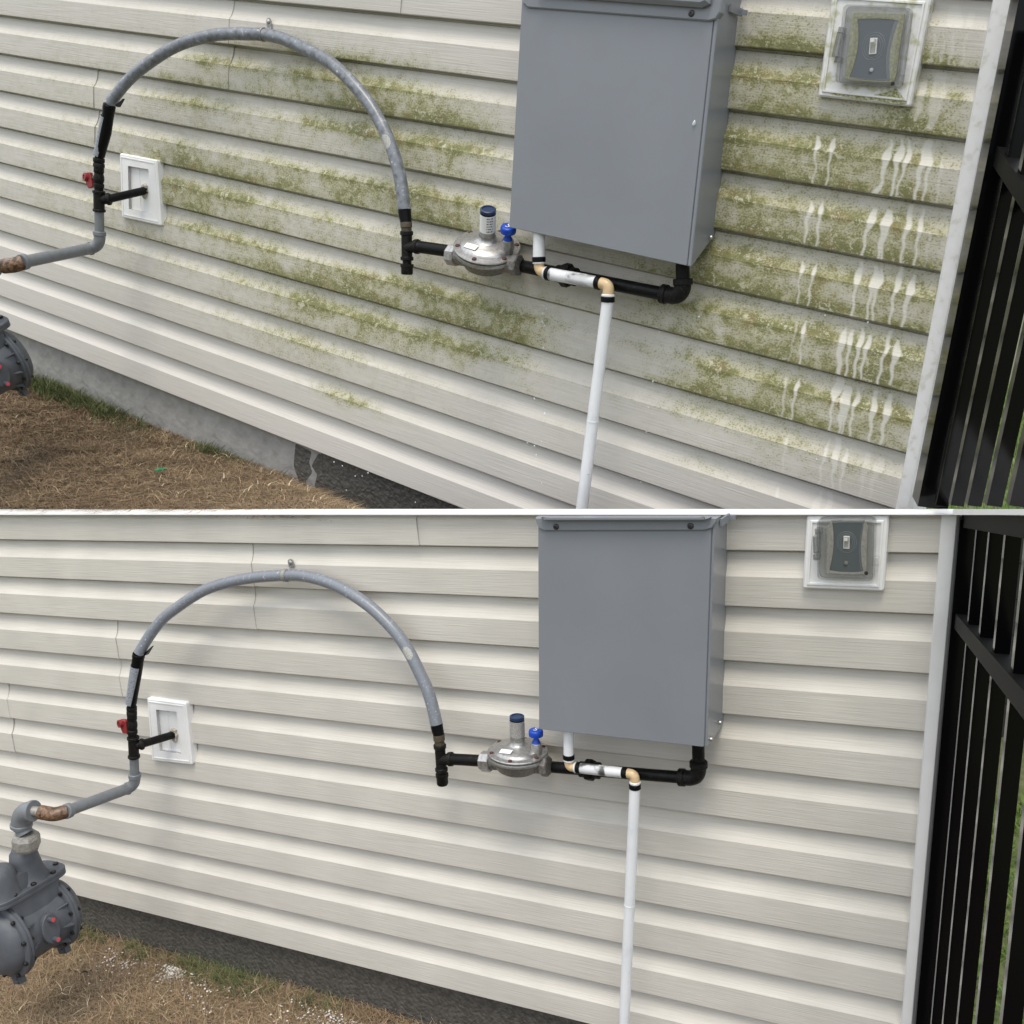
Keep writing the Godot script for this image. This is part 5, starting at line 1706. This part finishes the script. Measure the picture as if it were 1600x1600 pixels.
	# ---- fixtures of the upper bay
	gas_line({
		hose = [Vector3(-1.2206, 0.3664, 0.1200), Vector3(-1.2009, 0.3949, 0.1104), Vector3(-1.1766, 0.4251, 0.1008), Vector3(-1.1403, 0.4561, 0.0912), Vector3(-1.0904, 0.4892, 0.0816), Vector3(-1.0463, 0.5149, 0.0720), Vector3(-1.0006, 0.5348, 0.0624), Vector3(-0.9288, 0.5549, 0.0528), Vector3(-0.8718, 0.5641, 0.0432), Vector3(-0.8008, 0.5701, 0.0336), Vector3(-0.7860, 0.5719, 0.0240), Vector3(-0.7215, 0.5684, 0.0273), Vector3(-0.6495, 0.5537, 0.0305), Vector3(-0.5752, 0.5360, 0.0338), Vector3(-0.5194, 0.5133, 0.0371), Vector3(-0.4736, 0.4889, 0.0404), Vector3(-0.4238, 0.4564, 0.0436), Vector3(-0.3874, 0.4247, 0.0469), Vector3(-0.3544, 0.3896, 0.0502), Vector3(-0.3251, 0.3477, 0.0535), Vector3(-0.3041, 0.3067, 0.0567), Vector3(-0.2868, 0.2604, 0.0600)],
		hose_r = 0.0138,
		hose_m = M.hose_dirty,
		scuffs = [[0.865, 0.034, 1.9, 0.1]],
		tape_l = [Vector3(-1.2205, 0.3649, 0.1200), Vector3(-1.2357, 0.2962, 0.1200), Vector3(-1.2619, 0.2370, 0.1200)],
		tape_lr = [0.0147, 0.0143, 0.0140],
		flap = [Vector3(-1.1974, 0.3659, 0.1200), Vector3(-1.1898, 0.3712, 0.1200), Vector3(-1.1671, 0.3841, 0.1200)],
		union = [Vector3(-1.2632, 0.2305, 0.1200), Vector3(-1.2632, 0.2069, 0.1200)],
		u_r = 0.0145,
		valve = [Vector3(-1.2632, 0.2085, 0.1200), Vector3(-1.2631, 0.1528, 0.1200)],
		v_r = 0.0129,
		handle = [Vector3(-1.3076, 0.1765, 0.1240), Vector3(-1.2967, 0.1492, 0.1240)],
		h_r = 0.0110,
		tee = [Vector3(-1.2630, 0.1496, 0.1200), Vector3(-1.2615, 0.0965, 0.1200)],
		t_r = 0.0140,
		stub = [Vector3(-1.2397, 0.1328, 0.1032), Vector3(-1.2302, 0.1595, 0.0010)],
		s_r = 0.0105,
		elbow = [Vector3(-1.2600, 0.0427, 0.1200), Vector3(-1.2586, 0.0098, 0.1200), Vector3(-1.2882, -0.0038, 0.1320)],
		g_r = 0.0121,
		run = [Vector3(-1.2967, 0.0080, 0.1300), Vector3(-1.2240, -0.0223, 0.3600), Vector3(-1.2351, -0.0305, 0.3700), Vector3(-1.2684, -0.0397, 0.3800), Vector3(-1.3107, -0.0477, 0.3850), Vector3(-1.3570, -0.0598, 0.3850), Vector3(-1.3595, -0.0954, 0.3850), Vector3(-1.3554, -0.1204, 0.3850), Vector3(-1.3546, -0.1510, 0.3850)],
		run_r = [0.0146, 0.0149],
		tape_r = [Vector3(-0.2870, 0.2617, 0.0600), Vector3(-0.2846, 0.2514, 0.0600), Vector3(-0.2787, 0.2351, 0.0600)],
		tape_rr = [0.0141, 0.0137, 0.0123],
		nip = [Vector3(-0.2789, 0.2364, 0.0600), Vector3(-0.2764, 0.2248, 0.0600), Vector3(-0.2748, 0.2170, 0.0600)],
		n_r = 0.0123,
		rtee = [Vector3(-0.2749, 0.2183, 0.0600), Vector3(-0.2652, 0.1577, 0.0600), Vector3(-0.2378, 0.1926, 0.0600), Vector3(-0.2689, 0.1842, 0.0600)],
		k_r = 0.0118,
		drip = [Vector3(-0.2642, 0.1510, 0.0600), Vector3(-0.2611, 0.1283, 0.0600)],
		feed = Vector3(-0.1480, 0.1983, 0.0600),
		f_r = 0.0128}, FA, "dirty grey gas pipe arching over the mildewed upper wall, with a red valve handle")
	strap(Vector3(-0.7881, 0.5718, 0.0240), Vector3(0.0530, -0.0000, 0.0000), 0.0138, Vector3(-0.7953, 0.5989, 0.0020), FA, "metal strap at the top of the upper grey hose")
	regulator({c = Vector3(-0.0582, 0.2200, 0.0620), up = Vector3(0.1607, 0.9085, 0.3857), r = 0.0685, top = Vector3(-0.0438, 0.3015, 0.0966), nr = 0.0151, vent = [Vector3(-0.0085, 0.2304, 0.0620), Vector3(-0.0053, 0.2486, 0.0698), Vector3(-0.0005, 0.2756, 0.0812)], vr = 0.0120, cr = 0.0157, inlet = Vector3(-0.1521, 0.1910, 0.0620), outlet = Vector3(0.0264, 0.2026, 0.0620), ir = 0.0221, fresh = true, print_left = false}, FA, "gas regulator with a fresh white label on its tower, on the upper wall")
	supply({p = [Vector3(0.0091, 0.2003, 0.0500), Vector3(0.3484, 0.2111, 0.0500), Vector3(0.3839, 0.2125, 0.0500), Vector3(0.3781, 0.2383, 0.0500), Vector3(0.3651, 0.2903, 0.0500)], r = 0.0126, u = Vector3(0.1304, 0.2036, 0.0500), ul = 0.0440}, FA, "black pipe from the upper regulator into the heater on the mildewed wall")
	condensate({p = [Vector3(0.0713, 0.2915, 0.0820), Vector3(0.0814, 0.2285, 0.0820), Vector3(0.0863, 0.2059, 0.0820), Vector3(0.1042, 0.2031, 0.0820), Vector3(0.2244, 0.2086, 0.0820), Vector3(-1.7565, 0.5764, 0.0820), Vector3(0.2440, 0.2090, 0.0820), Vector3(0.2467, 0.1890, 0.0820), Vector3(0.2754, -0.2847, 0.0820)], r = 0.0120, rl = [0.0114, 0.0119, 0.0124], joint = 0.51}, FA, "white pipe with tan elbows in front of the mildewed upper wall")
	wall_block({outer = [Vector2(-1.3324, 0.2406), Vector2(-1.1773, 0.2437), Vector2(-1.1534, 0.0798), Vector2(-1.3204, 0.0744)], hole = [Vector2(-1.2950, 0.2128), Vector2(-1.2092, 0.2159), Vector2(-1.1940, 0.1045), Vector2(-1.2889, 0.1016)], seal = Vector3(-1.2329, 0.1590, 0.0020), seal_r = 0.0171}, FA, "white recessed block on the mildewed upper wall, behind the black stub pipe", M.white_clean)
	heater({df = 0.100, front = [Vector2(-0.0330, 0.7398), Vector2(0.3606, 0.7565), Vector2(0.4097, 0.2752), Vector2(0.0149, 0.2756)], back = [Vector3(-0.0489, 0.7932, -0.0120), Vector3(0.3446, 0.8099, -0.0120), Vector3(0.3938, 0.3285, -0.0120), Vector3(-0.0011, 0.3289, -0.0120)], seam = 0.0077, lid = [Vector2(-0.0362, 0.7386), Vector2(-0.0205, 0.6708), Vector2(-0.0085, 0.6641), Vector2(0.3560, 0.6669), Vector2(0.3679, 0.6706), Vector2(0.3734, 0.6815), Vector2(0.3696, 0.7558)], lid2 = [Vector2(0.0016, 0.7379), Vector2(0.0147, 0.6888), Vector2(0.0267, 0.6842), Vector2(0.3433, 0.6853), Vector2(0.3557, 0.6918), Vector2(0.3529, 0.7528)], lid_screws = [Vector2(0.3227, 0.6763)], side_screws = [Vector3(0.4015, 0.3241, 0.0200)], tab = Vector3(0.3662, 0.6961, 0.0300)}, FA, "grey water heater box on the mildewed upper wall")
	switch_box({plate = [Vector2(0.5187, 0.7372), Vector2(0.6771, 0.7371), Vector2(0.6888, 0.5797), Vector2(0.5345, 0.5793)], cover = [Vector2(0.5497, 0.7161), Vector2(0.6553, 0.7200), Vector2(0.6701, 0.6051), Vector2(0.5663, 0.6005)], glass = [Vector2(0.5740, 0.6978), Vector2(0.5824, 0.6989), Vector2(0.5907, 0.6998), Vector2(0.5989, 0.7005), Vector2(0.6072, 0.7010), Vector2(0.6154, 0.7012), Vector2(0.6237, 0.7012), Vector2(0.6319, 0.7009), Vector2(0.6401, 0.7005), Vector2(0.6384, 0.6897), Vector2(0.6376, 0.6788), Vector2(0.6376, 0.6679), Vector2(0.6383, 0.6570), Vector2(0.6400, 0.6461), Vector2(0.6424, 0.6352), Vector2(0.6457, 0.6243), Vector2(0.6498, 0.6134), Vector2(0.6417, 0.6123), Vector2(0.6335, 0.6115), Vector2(0.6253, 0.6110), Vector2(0.6170, 0.6107), Vector2(0.6087, 0.6106), Vector2(0.6002, 0.6107), Vector2(0.5917, 0.6111), Vector2(0.5832, 0.6117), Vector2(0.5850, 0.6228), Vector2(0.5860, 0.6337), Vector2(0.5861, 0.6445), Vector2(0.5854, 0.6553), Vector2(0.5838, 0.6660), Vector2(0.5814, 0.6766), Vector2(0.5781, 0.6872)], toggle = Vector3(0.6100, 0.6606, 0.0210), tdir = Vector2(-0.1687, 0.9857), tsize = Vector2(0.0113, 0.0235), ring = 0.0189, hinges = [[Vector2(0.5530, 0.6795), Vector2(0.0093, 0.0093), 0.028], [Vector2(0.5535, 0.6575), Vector2(0.0104, 0.0375), 0.030], [Vector2(0.5591, 0.6359), Vector2(0.0105, 0.0094), 0.028]], latch = [[Vector2(0.6701, 0.6306), Vector2(0.0101, 0.0162)]], key = Vector2(0.6157, 0.6227), drain = Vector2(0.6599, 0.6078)}, FA, "covered switch with green algae round its face, on the upper wall", M.white_dirty, true)
	var ca := Vector3(-1.3632, -0.3232, 0.3850)
	gas_meter(ca, FA * Transform3D(Basis(), ca) * Transform3D(Basis(Vector3(1, 0, 0), 0.36), Vector3()) * Transform3D(Basis(), -ca), "grey gas meter cut by the left edge, on the upper dry bank")

	# ---- fixtures of the lower bay
	gas_line({
		hose = [Vector3(-0.9074, 0.2201, 0.1040), Vector3(-0.8909, 0.2447, 0.0951), Vector3(-0.8673, 0.2734, 0.0862), Vector3(-0.8379, 0.3015, 0.0773), Vector3(-0.8019, 0.3242, 0.0684), Vector3(-0.7602, 0.3477, 0.0596), Vector3(-0.7191, 0.3663, 0.0507), Vector3(-0.6599, 0.3822, 0.0418), Vector3(-0.5833, 0.3939, 0.0329), Vector3(-0.5082, 0.3980, 0.0240), Vector3(-0.4518, 0.3991, 0.0277), Vector3(-0.3900, 0.3891, 0.0315), Vector3(-0.3390, 0.3728, 0.0352), Vector3(-0.2903, 0.3486, 0.0389), Vector3(-0.2509, 0.3224, 0.0426), Vector3(-0.2132, 0.2884, 0.0464), Vector3(-0.1844, 0.2503, 0.0501), Vector3(-0.1637, 0.2120, 0.0538), Vector3(-0.1465, 0.1771, 0.0575), Vector3(-0.1355, 0.1418, 0.0613), Vector3(-0.1284, 0.1069, 0.0650)],
		hose_r = 0.0127,
		hose_m = M.hose,
		scuffs = [[0.80, 0.030, 1.5, -0.3]],
		tape_l = [Vector3(-0.9074, 0.2201, 0.1040), Vector3(-0.9260, 0.1733, 0.1040), Vector3(-0.9606, 0.0927, 0.1040)],
		tape_lr = [0.0137, 0.0134, 0.0126],
		flap = [Vector3(-0.8930, 0.2194, 0.1040), Vector3(-0.8832, 0.2263, 0.1040), Vector3(-0.8617, 0.2400, 0.1040)],
		union = [Vector3(-0.9607, 0.0846, 0.1040), Vector3(-0.9649, 0.0633, 0.1040)],
		u_r = 0.0122,
		valve = [Vector3(-0.9641, 0.0650, 0.1040), Vector3(-0.9744, 0.0106, 0.1040)],
		v_r = 0.0116,
		handle = [Vector3(-0.9991, 0.0406, 0.1080), Vector3(-0.9979, 0.0114, 0.1080)],
		h_r = 0.0097,
		tee = [Vector3(-0.9729, 0.0075, 0.1040), Vector3(-0.9816, -0.0474, 0.1040)],
		t_r = 0.0123,
		stub = [Vector3(-0.9592, -0.0157, 0.0894), Vector3(-0.9480, -0.0259, 0.0010)],
		s_r = 0.0097,
		elbow = [Vector3(-0.9894, -0.0928, 0.1040), Vector3(-0.9946, -0.1216, 0.1040), Vector3(-1.0132, -0.1269, 0.1160)],
		g_r = 0.0109,
		run = [Vector3(-1.0194, -0.1298, 0.1150), Vector3(-0.9938, -0.0941, 0.3000), Vector3(-1.0122, -0.0973, 0.3150), Vector3(-1.0475, -0.0914, 0.3250), Vector3(-1.0641, -0.0883, 0.3300), Vector3(-1.1011, -0.0912, 0.3350), Vector3(-1.1087, -0.1284, 0.3350), Vector3(-1.0993, -0.1474, 0.3350), Vector3(-1.1047, -0.1847, 0.3350)],
		run_r = [0.0134, 0.0130],
		tape_r = [Vector3(-0.1282, 0.1083, 0.0650), Vector3(-0.1279, 0.0987, 0.0650), Vector3(-0.1258, 0.0852, 0.0650)],
		tape_rr = [0.0127, 0.0125, 0.0114],
		nip = [Vector3(-0.1256, 0.0866, 0.0650), Vector3(-0.1258, 0.0728, 0.0650), Vector3(-0.1261, 0.0638, 0.0650)],
		n_r = 0.0114,
		rtee = [Vector3(-0.1260, 0.0645, 0.0650), Vector3(-0.1286, 0.0058, 0.0650), Vector3(-0.0991, 0.0358, 0.0650), Vector3(-0.1278, 0.0310, 0.0650)],
		k_r = 0.0109,
		drip = [Vector3(-0.1284, 0.0017, 0.0650), Vector3(-0.1300, -0.0237, 0.0650)],
		feed = Vector3(-0.0241, 0.0404, 0.0650),
		f_r = 0.0117}, FB, "clean grey gas pipe with a rusty bend, arching over the lower wall")
	strap(Vector3(-0.5046, 0.3981, 0.0240), Vector3(0.0716, 0.0005, 0.0000), 0.0127, Vector3(-0.5059, 0.4187, 0.0020), FB, "metal strap at the top of the lower grey hose")
	regulator({c = Vector3(0.0538, 0.0660, 0.0660), up = Vector3(0.0796, 0.9968, -0.0000), r = 0.0593, top = Vector3(0.0600, 0.1438, 0.0660), nr = 0.0137, vent = [Vector3(0.0952, 0.0747, 0.0660), Vector3(0.0966, 0.0925, 0.0660), Vector3(0.0987, 0.1195, 0.0660)], vr = 0.0107, cr = 0.0140, inlet = Vector3(-0.0294, 0.0403, 0.0660), outlet = Vector3(0.1200, 0.0474, 0.0660), ir = 0.0204, fresh = false, print_left = false}, FB, "gas regulator with a worn silver label on its tower, on the clean lower wall")
	supply({p = [Vector3(0.1004, 0.0374, 0.0500), Vector3(0.3837, 0.0499, 0.0500), Vector3(0.4120, 0.0510, 0.0500), Vector3(0.4137, 0.0770, 0.0500), Vector3(0.4161, 0.1334, 0.0500)], r = 0.0112, u = Vector3(0.1977, 0.0420, 0.0500), ul = 0.0402}, FB, "black pipe from the lower regulator into the heater on the clean wall")
	condensate({p = [Vector3(0.1796, 0.1543, 0.0850), Vector3(0.1732, 0.0838, 0.0850), Vector3(0.1717, 0.0606, 0.0850), Vector3(0.1875, 0.0606, 0.0850), Vector3(0.2876, 0.0621, 0.0850), Vector3(-1.0318, 1.6818, 0.0850), Vector3(0.3038, 0.0616, 0.0850), Vector3(0.3025, 0.0453, 0.0850), Vector3(0.2122, -0.7042, 0.0850)], r = 0.0099, rl = [0.0101, 0.0102, 0.0105], joint = 0.33}, FB, "white pipe with tan elbows in front of the clean lower wall")
	wall_block({outer = [Vector2(-1.0159, 0.0667), Vector2(-0.8842, 0.0650), Vector2(-0.8952, -0.0967), Vector2(-1.0339, -0.1013)], hole = [Vector2(-0.9888, 0.0389), Vector2(-0.9193, 0.0395), Vector2(-0.9256, -0.0709), Vector2(-0.9998, -0.0709)], seal = Vector3(-0.9480, -0.0255, 0.0020), seal_r = 0.0159}, FB, "white recessed block on the clean lower wall, behind the black stub pipe", M.white_clean)
	heater({df = 0.109, front = [Vector2(0.1667, 0.5455), Vector2(0.4900, 0.5453), Vector2(0.4513, 0.1406), Vector2(0.1288, 0.1410)], back = [Vector3(0.1288, 0.5224, -0.0120), Vector3(0.4767, 0.5220, -0.0120), Vector3(0.4447, 0.1360, -0.0120), Vector3(0.1222, 0.1364, -0.0120)], seam = 0.0054, lid = [Vector2(0.1633, 0.5455), Vector2(0.1647, 0.5345), Vector2(0.1689, 0.5252), Vector2(0.1786, 0.5206), Vector2(0.4715, 0.5229), Vector2(0.4847, 0.5267), Vector2(0.4928, 0.5363), Vector2(0.4971, 0.5454)], lid2 = [Vector2(0.1781, 0.5462), Vector2(0.1841, 0.5433), Vector2(0.1926, 0.5405), Vector2(0.4699, 0.5409), Vector2(0.4786, 0.5436), Vector2(0.4852, 0.5462)], lid_screws = [Vector2(0.2033, 0.5288), Vector2(0.4492, 0.5308)], side_screws = [Vector3(0.4520, 0.1544, 0.0300), Vector3(0.4529, 0.1476, 0.0900)], tab = Vector3(0.4889, 0.5284, 0.0500)}, FB, "grey water heater box on the clean lower wall")
	switch_box({plate = [Vector2(0.6164, 0.5267), Vector2(0.7460, 0.5266), Vector2(0.7340, 0.4014), Vector2(0.6041, 0.4020)], cover = [Vector2(0.6372, 0.5261), Vector2(0.7276, 0.5261), Vector2(0.7215, 0.4236), Vector2(0.6335, 0.4233)], glass = [Vector2(0.6583, 0.5227), Vector2(0.6651, 0.5238), Vector2(0.6718, 0.5246), Vector2(0.6784, 0.5251), Vector2(0.6850, 0.5254), Vector2(0.6916, 0.5254), Vector2(0.6981, 0.5251), Vector2(0.7046, 0.5246), Vector2(0.7110, 0.5238), Vector2(0.7081, 0.5130), Vector2(0.7059, 0.5021), Vector2(0.7042, 0.4912), Vector2(0.7031, 0.4803), Vector2(0.7027, 0.4694), Vector2(0.7029, 0.4584), Vector2(0.7037, 0.4474), Vector2(0.7052, 0.4364), Vector2(0.6984, 0.4356), Vector2(0.6916, 0.4350), Vector2(0.6849, 0.4347), Vector2(0.6781, 0.4347), Vector2(0.6713, 0.4349), Vector2(0.6645, 0.4354), Vector2(0.6577, 0.4362), Vector2(0.6509, 0.4372), Vector2(0.6541, 0.4480), Vector2(0.6566, 0.4588), Vector2(0.6585, 0.4695), Vector2(0.6598, 0.4802), Vector2(0.6604, 0.4909), Vector2(0.6603, 0.5015), Vector2(0.6596, 0.5121)], toggle = Vector3(0.6807, 0.4852, 0.0210), tdir = Vector2(0.0595, 0.9982), tsize = Vector2(0.0094, 0.0209), ring = 0.0162, hinges = [[Vector2(0.6373, 0.5040), Vector2(0.0106, 0.0095), 0.030], [Vector2(0.6333, 0.4823), Vector2(0.0095, 0.0286), 0.032], [Vector2(0.6324, 0.4605), Vector2(0.0096, 0.0096), 0.030]], latch = [[Vector2(0.7254, 0.4547), Vector2(0.0093, 0.0145)]], key = Vector2(0.6781, 0.4473), drain = Vector2(0.7122, 0.4381)}, FB, "covered switch without algae on a clean white block, on the lower wall", M.white_clean, false)
	gas_meter(Vector3(-1.1561, -0.3912, 0.3300), FB, "grey gas meter with two red pin caps at the lower left")

	# ---- fences
	fence("black picket fence beside the mildewed upper wall", Vector3(0.2320, 0.2926, -0.9277), Vector3(0.0693, 0.9960, 0.0573), [[Vector3(0.7174, 2.0990, -1.5103), Vector3(0.6695, 1.4116, -1.5499)],
		[Vector3(0.6942, 2.0698, -1.4176), Vector3(0.6500, 1.4356, -1.4540)],
		[Vector3(0.6710, 2.0405, -1.3248), Vector3(0.6305, 1.4596, -1.3582)],
		[Vector3(0.6478, 2.0113, -1.2320), Vector3(0.6110, 1.4836, -1.2624)],
		[Vector3(0.6246, 1.9820, -1.1393), Vector3(0.5915, 1.5076, -1.1665)]], [[Vector3(0.7283, 1.9410, -1.6172), Vector3(0.6007, 1.7800, -1.1070), 0.027]], [Vector3(0.7456, 2.2367, -1.5856), Vector3(0.6868, 1.3926, -1.6341), 0.046], [], 0.018)
	fence("black picket fence with two rails beside the clean lower wall", Vector3(0.3251, -0.2351, -0.9160), Vector3(-0.0076, 0.9993, -0.0375), [[Vector3(0.6635, 1.4288, -1.3922), Vector3(0.6756, -0.1500, -1.3330)],
		[Vector3(0.6131, 1.4652, -1.2502), Vector3(0.6255, -0.1500, -1.1896)],
		[Vector3(0.5627, 1.5017, -1.1082), Vector3(0.5753, -0.1500, -1.0463)],
		[Vector3(0.5124, 1.5381, -0.9662), Vector3(0.5252, -0.1500, -0.9029)],
		[Vector3(0.4620, 1.5745, -0.8243), Vector3(0.4751, -0.1500, -0.7596)],
		[Vector3(0.4116, 1.6110, -0.6823), Vector3(0.4250, -0.1500, -0.6162)]], [[Vector3(0.7243, 1.2194, -1.5535), Vector3(0.4284, 1.4333, -0.7200), 0.024], [Vector3(0.7125, 1.3896, -1.5300), Vector3(0.4167, 1.6035, -0.6964), 0.022]], [Vector3(0.7217, 1.3908, -1.5562), Vector3(0.7334, -0.1500, -1.4985), 0.036], [[Vector3(0.5705, 1.4651, -1.2799), Vector3(0.3093, 1.6576, -0.5441), Vector3(0.3099, 1.6605, -0.5459), Vector3(0.5730, 1.4710, -1.2874)], [Vector3(1.0908, 1.1596, -2.4470), Vector3(0.5914, 1.5278, -1.0403), Vector3(0.5926, 1.5332, -1.0438), Vector3(1.0957, 1.1709, -2.4616)]], 0.0165)

	# ---- grass
	var dry := tuft(26, 0.034, 0.02, 0.06, 1.0, 0.0008, 3)
	var green := tuft(14, 0.012, 0.02, 0.055, 0.45, 0.0009, 4)
	var spots := []
	for i in 9000:
		spots.append(gb.call(rng.randf_range(-2.15, -0.30), -0.01 + pow(rng.randf(), 1.2) * 0.95))
	for i in 4500:
		spots.append(gb.call(rng.randf_range(-2.6, 1.1), pow(rng.randf(), 1.4) * 1.9))
	scatter("dry_grass", dry, spots, DRY)
	spots = []
	for i in 8500:
		spots.append(ga.call(rng.randf_range(0.02, 0.57), rng.randf() * 0.955))
	scatter("dry_grass", tuft(30, 0.034, 0.02, 0.06, 1.0, 0.0007, 9), spots, DRY, 0.5, 1.15)
	spots = []
	for q in [[-1.86, 0.02, 60], [-1.72, 0.03, 90], [-1.6, 0.02, 90], [-1.5, 0.03, 50], [-1.42, 0.02, 30], [-0.99, 0.02, 70], [-0.90, 0.02, 90], [-0.82, 0.03, 50], [-1.2, 0.03, 15], [-0.6, 0.03, 15]]:
		for i in q[2]:
			spots.append(gb.call(q[0] + rng.randfn() * 0.045, q[1] - 0.03 + absf(rng.randfn()) * 0.028))
	scatter("green_grass", green, spots, GREEN)
	spots = []
	for q in [Vector2(-1.750, 60), Vector2(-1.658, 110), Vector2(-1.528, 80), Vector2(-1.387, 90), Vector2(-1.252, 30), Vector2(-0.933, 70), Vector2(-0.902, 90), Vector2(-0.809, 60), Vector2(-0.656, 25)]:
		for i in int(q.y):
			spots.append(FA * Vector3(q.x + rng.randfn() * 0.045, -0.506, -0.02 + absf(rng.randfn()) * 0.03))
	scatter("green_grass", green, spots, GREEN)
	spots = []
	for i in 5000:
		spots.append(Vector3(rng.randf_range(0.55, 2.3), -0.16, rng.randf_range(-3.4, -1.2)))
	scatter("lawn_grass", tuft(12, 0.02, 0.03, 0.07, 0.4, 0.0014, 5), spots, LAWN)
	spots = []
	for i in 6000:
		spots.append(Vector3(rng.randf_range(1.3, 4.5), 0.75, rng.randf_range(-8.0, -3.87)))
	scatter("lawn_grass", tuft(12, 0.03, 0.04, 0.08, 0.4, 0.002, 6), spots, LAWN)

	# ---- small litter and water
	g = Geo.new()
	var sp: Vector3 = ga.call(0.383, 0.70)
	for q in [[Vector3(0, 0.035, 0), 0.3], [Vector3(0.012, 0.038, 0.004), -0.5]]:
		g.box(sp + q[0], Vector3(0.018, 0.003, 0.012), Basis(Vector3(0.3, 1, 0.2).normalized(), q[1]))
	structure("green_scrap", g, M.green_scrap, "")
	var scrap := get_node("green_scrap")
	scrap.remove_meta("kind")
	scrap.set_meta("label", "small green plastic scrap in the dry grass of the upper bank")
	scrap.set_meta("category", "litter")
	# drops of water on and in front of the upper siding and heater
	g = Geo.new()
	for q in [Vector3(0.0778, 0.1307, 0.0300), Vector3(0.0850, 0.1257, 0.0300), Vector3(0.0775, 0.1150, 0.0300), Vector3(0.0826, 0.0964, 0.0300), Vector3(0.0865, 0.0920, 0.0300), Vector3(0.0791, 0.0982, 0.0300), Vector3(0.0831, -0.0644, 0.0200), Vector3(0.1316, -0.0804, 0.0500), Vector3(0.1014, -0.1640, 0.0200), Vector3(0.1095, -0.1817, 0.0200), Vector3(0.0828, -0.1623, 0.0200), Vector3(0.1168, -0.1495, 0.0200), Vector3(0.1332, -0.2383, 0.0200), Vector3(0.3461, -0.0640, 0.0100), Vector3(0.3385, 0.0373, 0.0100), Vector3(0.3399, -0.0155, 0.0100), Vector3(0.3553, -0.1682, 0.0100), Vector3(0.3330, 0.1335, 0.0100), Vector3(0.3334, 0.1695, 0.0100), Vector3(0.4056, 0.1792, 0.0100), Vector3(0.6373, 0.2325, 0.0120), Vector3(0.7120, 0.2368, 0.0120), Vector3(0.6862, -0.0185, 0.0100), Vector3(-0.4238, -0.3685, 0.0300), Vector3(-0.3798, -0.3814, 0.0300), Vector3(-0.3577, -0.3744, 0.0300), Vector3(-0.3407, -0.3609, 0.0300), Vector3(-0.4042, -0.4258, 0.0300), Vector3(-0.4518, -0.3672, 0.0300), Vector3(-0.1887, -0.3867, 0.0300), Vector3(0.0857, 0.0444, 0.0200), Vector3(0.2764, -0.1579, 0.0900)]:
		var r := rng.randf_range(0.0011, 0.0021) * (1.7 if absf(q.z - 0.05) < 0.001 else 1.0)
		g.lathe(q, Vector3.UP, [[0.0, -r], [r * 0.7, -r * 0.7], [r, 0.0], [r * 0.7, r * 0.8], [0.0, r * 1.5]], 10)
	for q in [Vector3(0.3643, 0.5082, 0.1030)]:
		g.lathe(q, Vector3.UP, [[0.0, -0.004], [0.0028, -0.0025], [0.0031, 0.0], [0.002, 0.0035], [0.0, 0.006]], 12)
	var wd := structure("water_droplets", g, M.water, "stuff")
	wd.transform = FA
	# crumbs of white plaster in the lower grass
	spots = []
	for q in [Vector4(-0.995, -0.591, 0.016, 420), Vector4(-1.211, -0.598, 0.030, 50), Vector4(-1.141, -0.601, 0.030, 60), Vector4(-1.019, -0.617, 0.020, 50), Vector4(-0.544, -0.588, 0.050, 120), Vector4(-0.471, -0.593, 0.040, 160), Vector4(-0.399, -0.589, 0.030, 160), Vector4(-0.819, -0.586, 0.050, 60), Vector4(-0.904, -0.591, 0.040, 40)]:
		for i in int(q.w):
			spots.append(gb.call(q.x - 0.05 + rng.randfn() * q.z, 0.03 + absf(rng.randfn()) * q.z * 1.4) + Vector3(0, 0.004 + rng.randf() * 0.012, 0))
	var crumb := Geo.new()
	crumb.lathe(Vector3(), Vector3(0.2, 1, 0.1), [[0.0, -0.001], [0.0018, -0.0005], [0.0022, 0.0006], [0.001, 0.0011], [0.0, 0.0012]], 7, true)
	scatter("plaster_crumbs", crumb.mesh(), spots, [Color(0.62, 0.59, 0.56), Color(0.75, 0.73, 0.71), Color(0.5, 0.45, 0.41)])
	# straws on top of the grass
	spots = []
	for i in 110:
		spots.append(gb.call(rng.randf_range(-2.0, -0.35), rng.randf_range(0.03, 0.8)) + Vector3(0, 0.02, 0))
		spots.append(ga.call(rng.randf_range(0.05, 0.6), rng.randf_range(0.05, 0.95)) + Vector3(0, 0.02, 0))
	scatter("straw", tuft(3, 0.012, 0.03, 0.06, 0.9, 0.0009, 8), spots, [Color(0.6, 0.5, 0.36), Color(0.5, 0.38, 0.25)])
	for q in [[gb.call(-1.266, 0.13) + Vector3(0, 0.022, 0), "dark dead leaf on the lower dry grass beside the gas meter"], [ga.call(0.292, 0.12) + Vector3(0, 0.024, 0), "dark dead leaf on the upper dry grass near the foundation"]]:
		g = Geo.new()
		for k in 6:
			var x0 := -0.016 + k * 0.0055
			var w0 := 0.0055 * sin(PI * (k + 0.15) / 6.3)
			var w1 := 0.0055 * sin(PI * (k + 1.15) / 6.3)
			var z0 := 0.004 * sin(k * 1.1)
			var z1 := 0.004 * sin((k + 1) * 1.1)
			g.hexa([Vector3(x0, z0, -w0), Vector3(x0 + 0.0055, z1, -w1), Vector3(x0 + 0.0055, z1, w1), Vector3(x0, z0, w0)], [Vector3(x0, z0 + 0.0008, -w0), Vector3(x0 + 0.0055, z1 + 0.0008, -w1), Vector3(x0 + 0.0055, z1 + 0.0008, w1), Vector3(x0, z0 + 0.0008, w0)])
		var leaf := structure("dead_leaf", g, M.dark_bit, "")
		leaf.remove_meta("kind")
		leaf.position = q[0]
		leaf.rotation.y = 0.7
		leaf.set_meta("label", q[1])
		leaf.set_meta("category", "leaf")
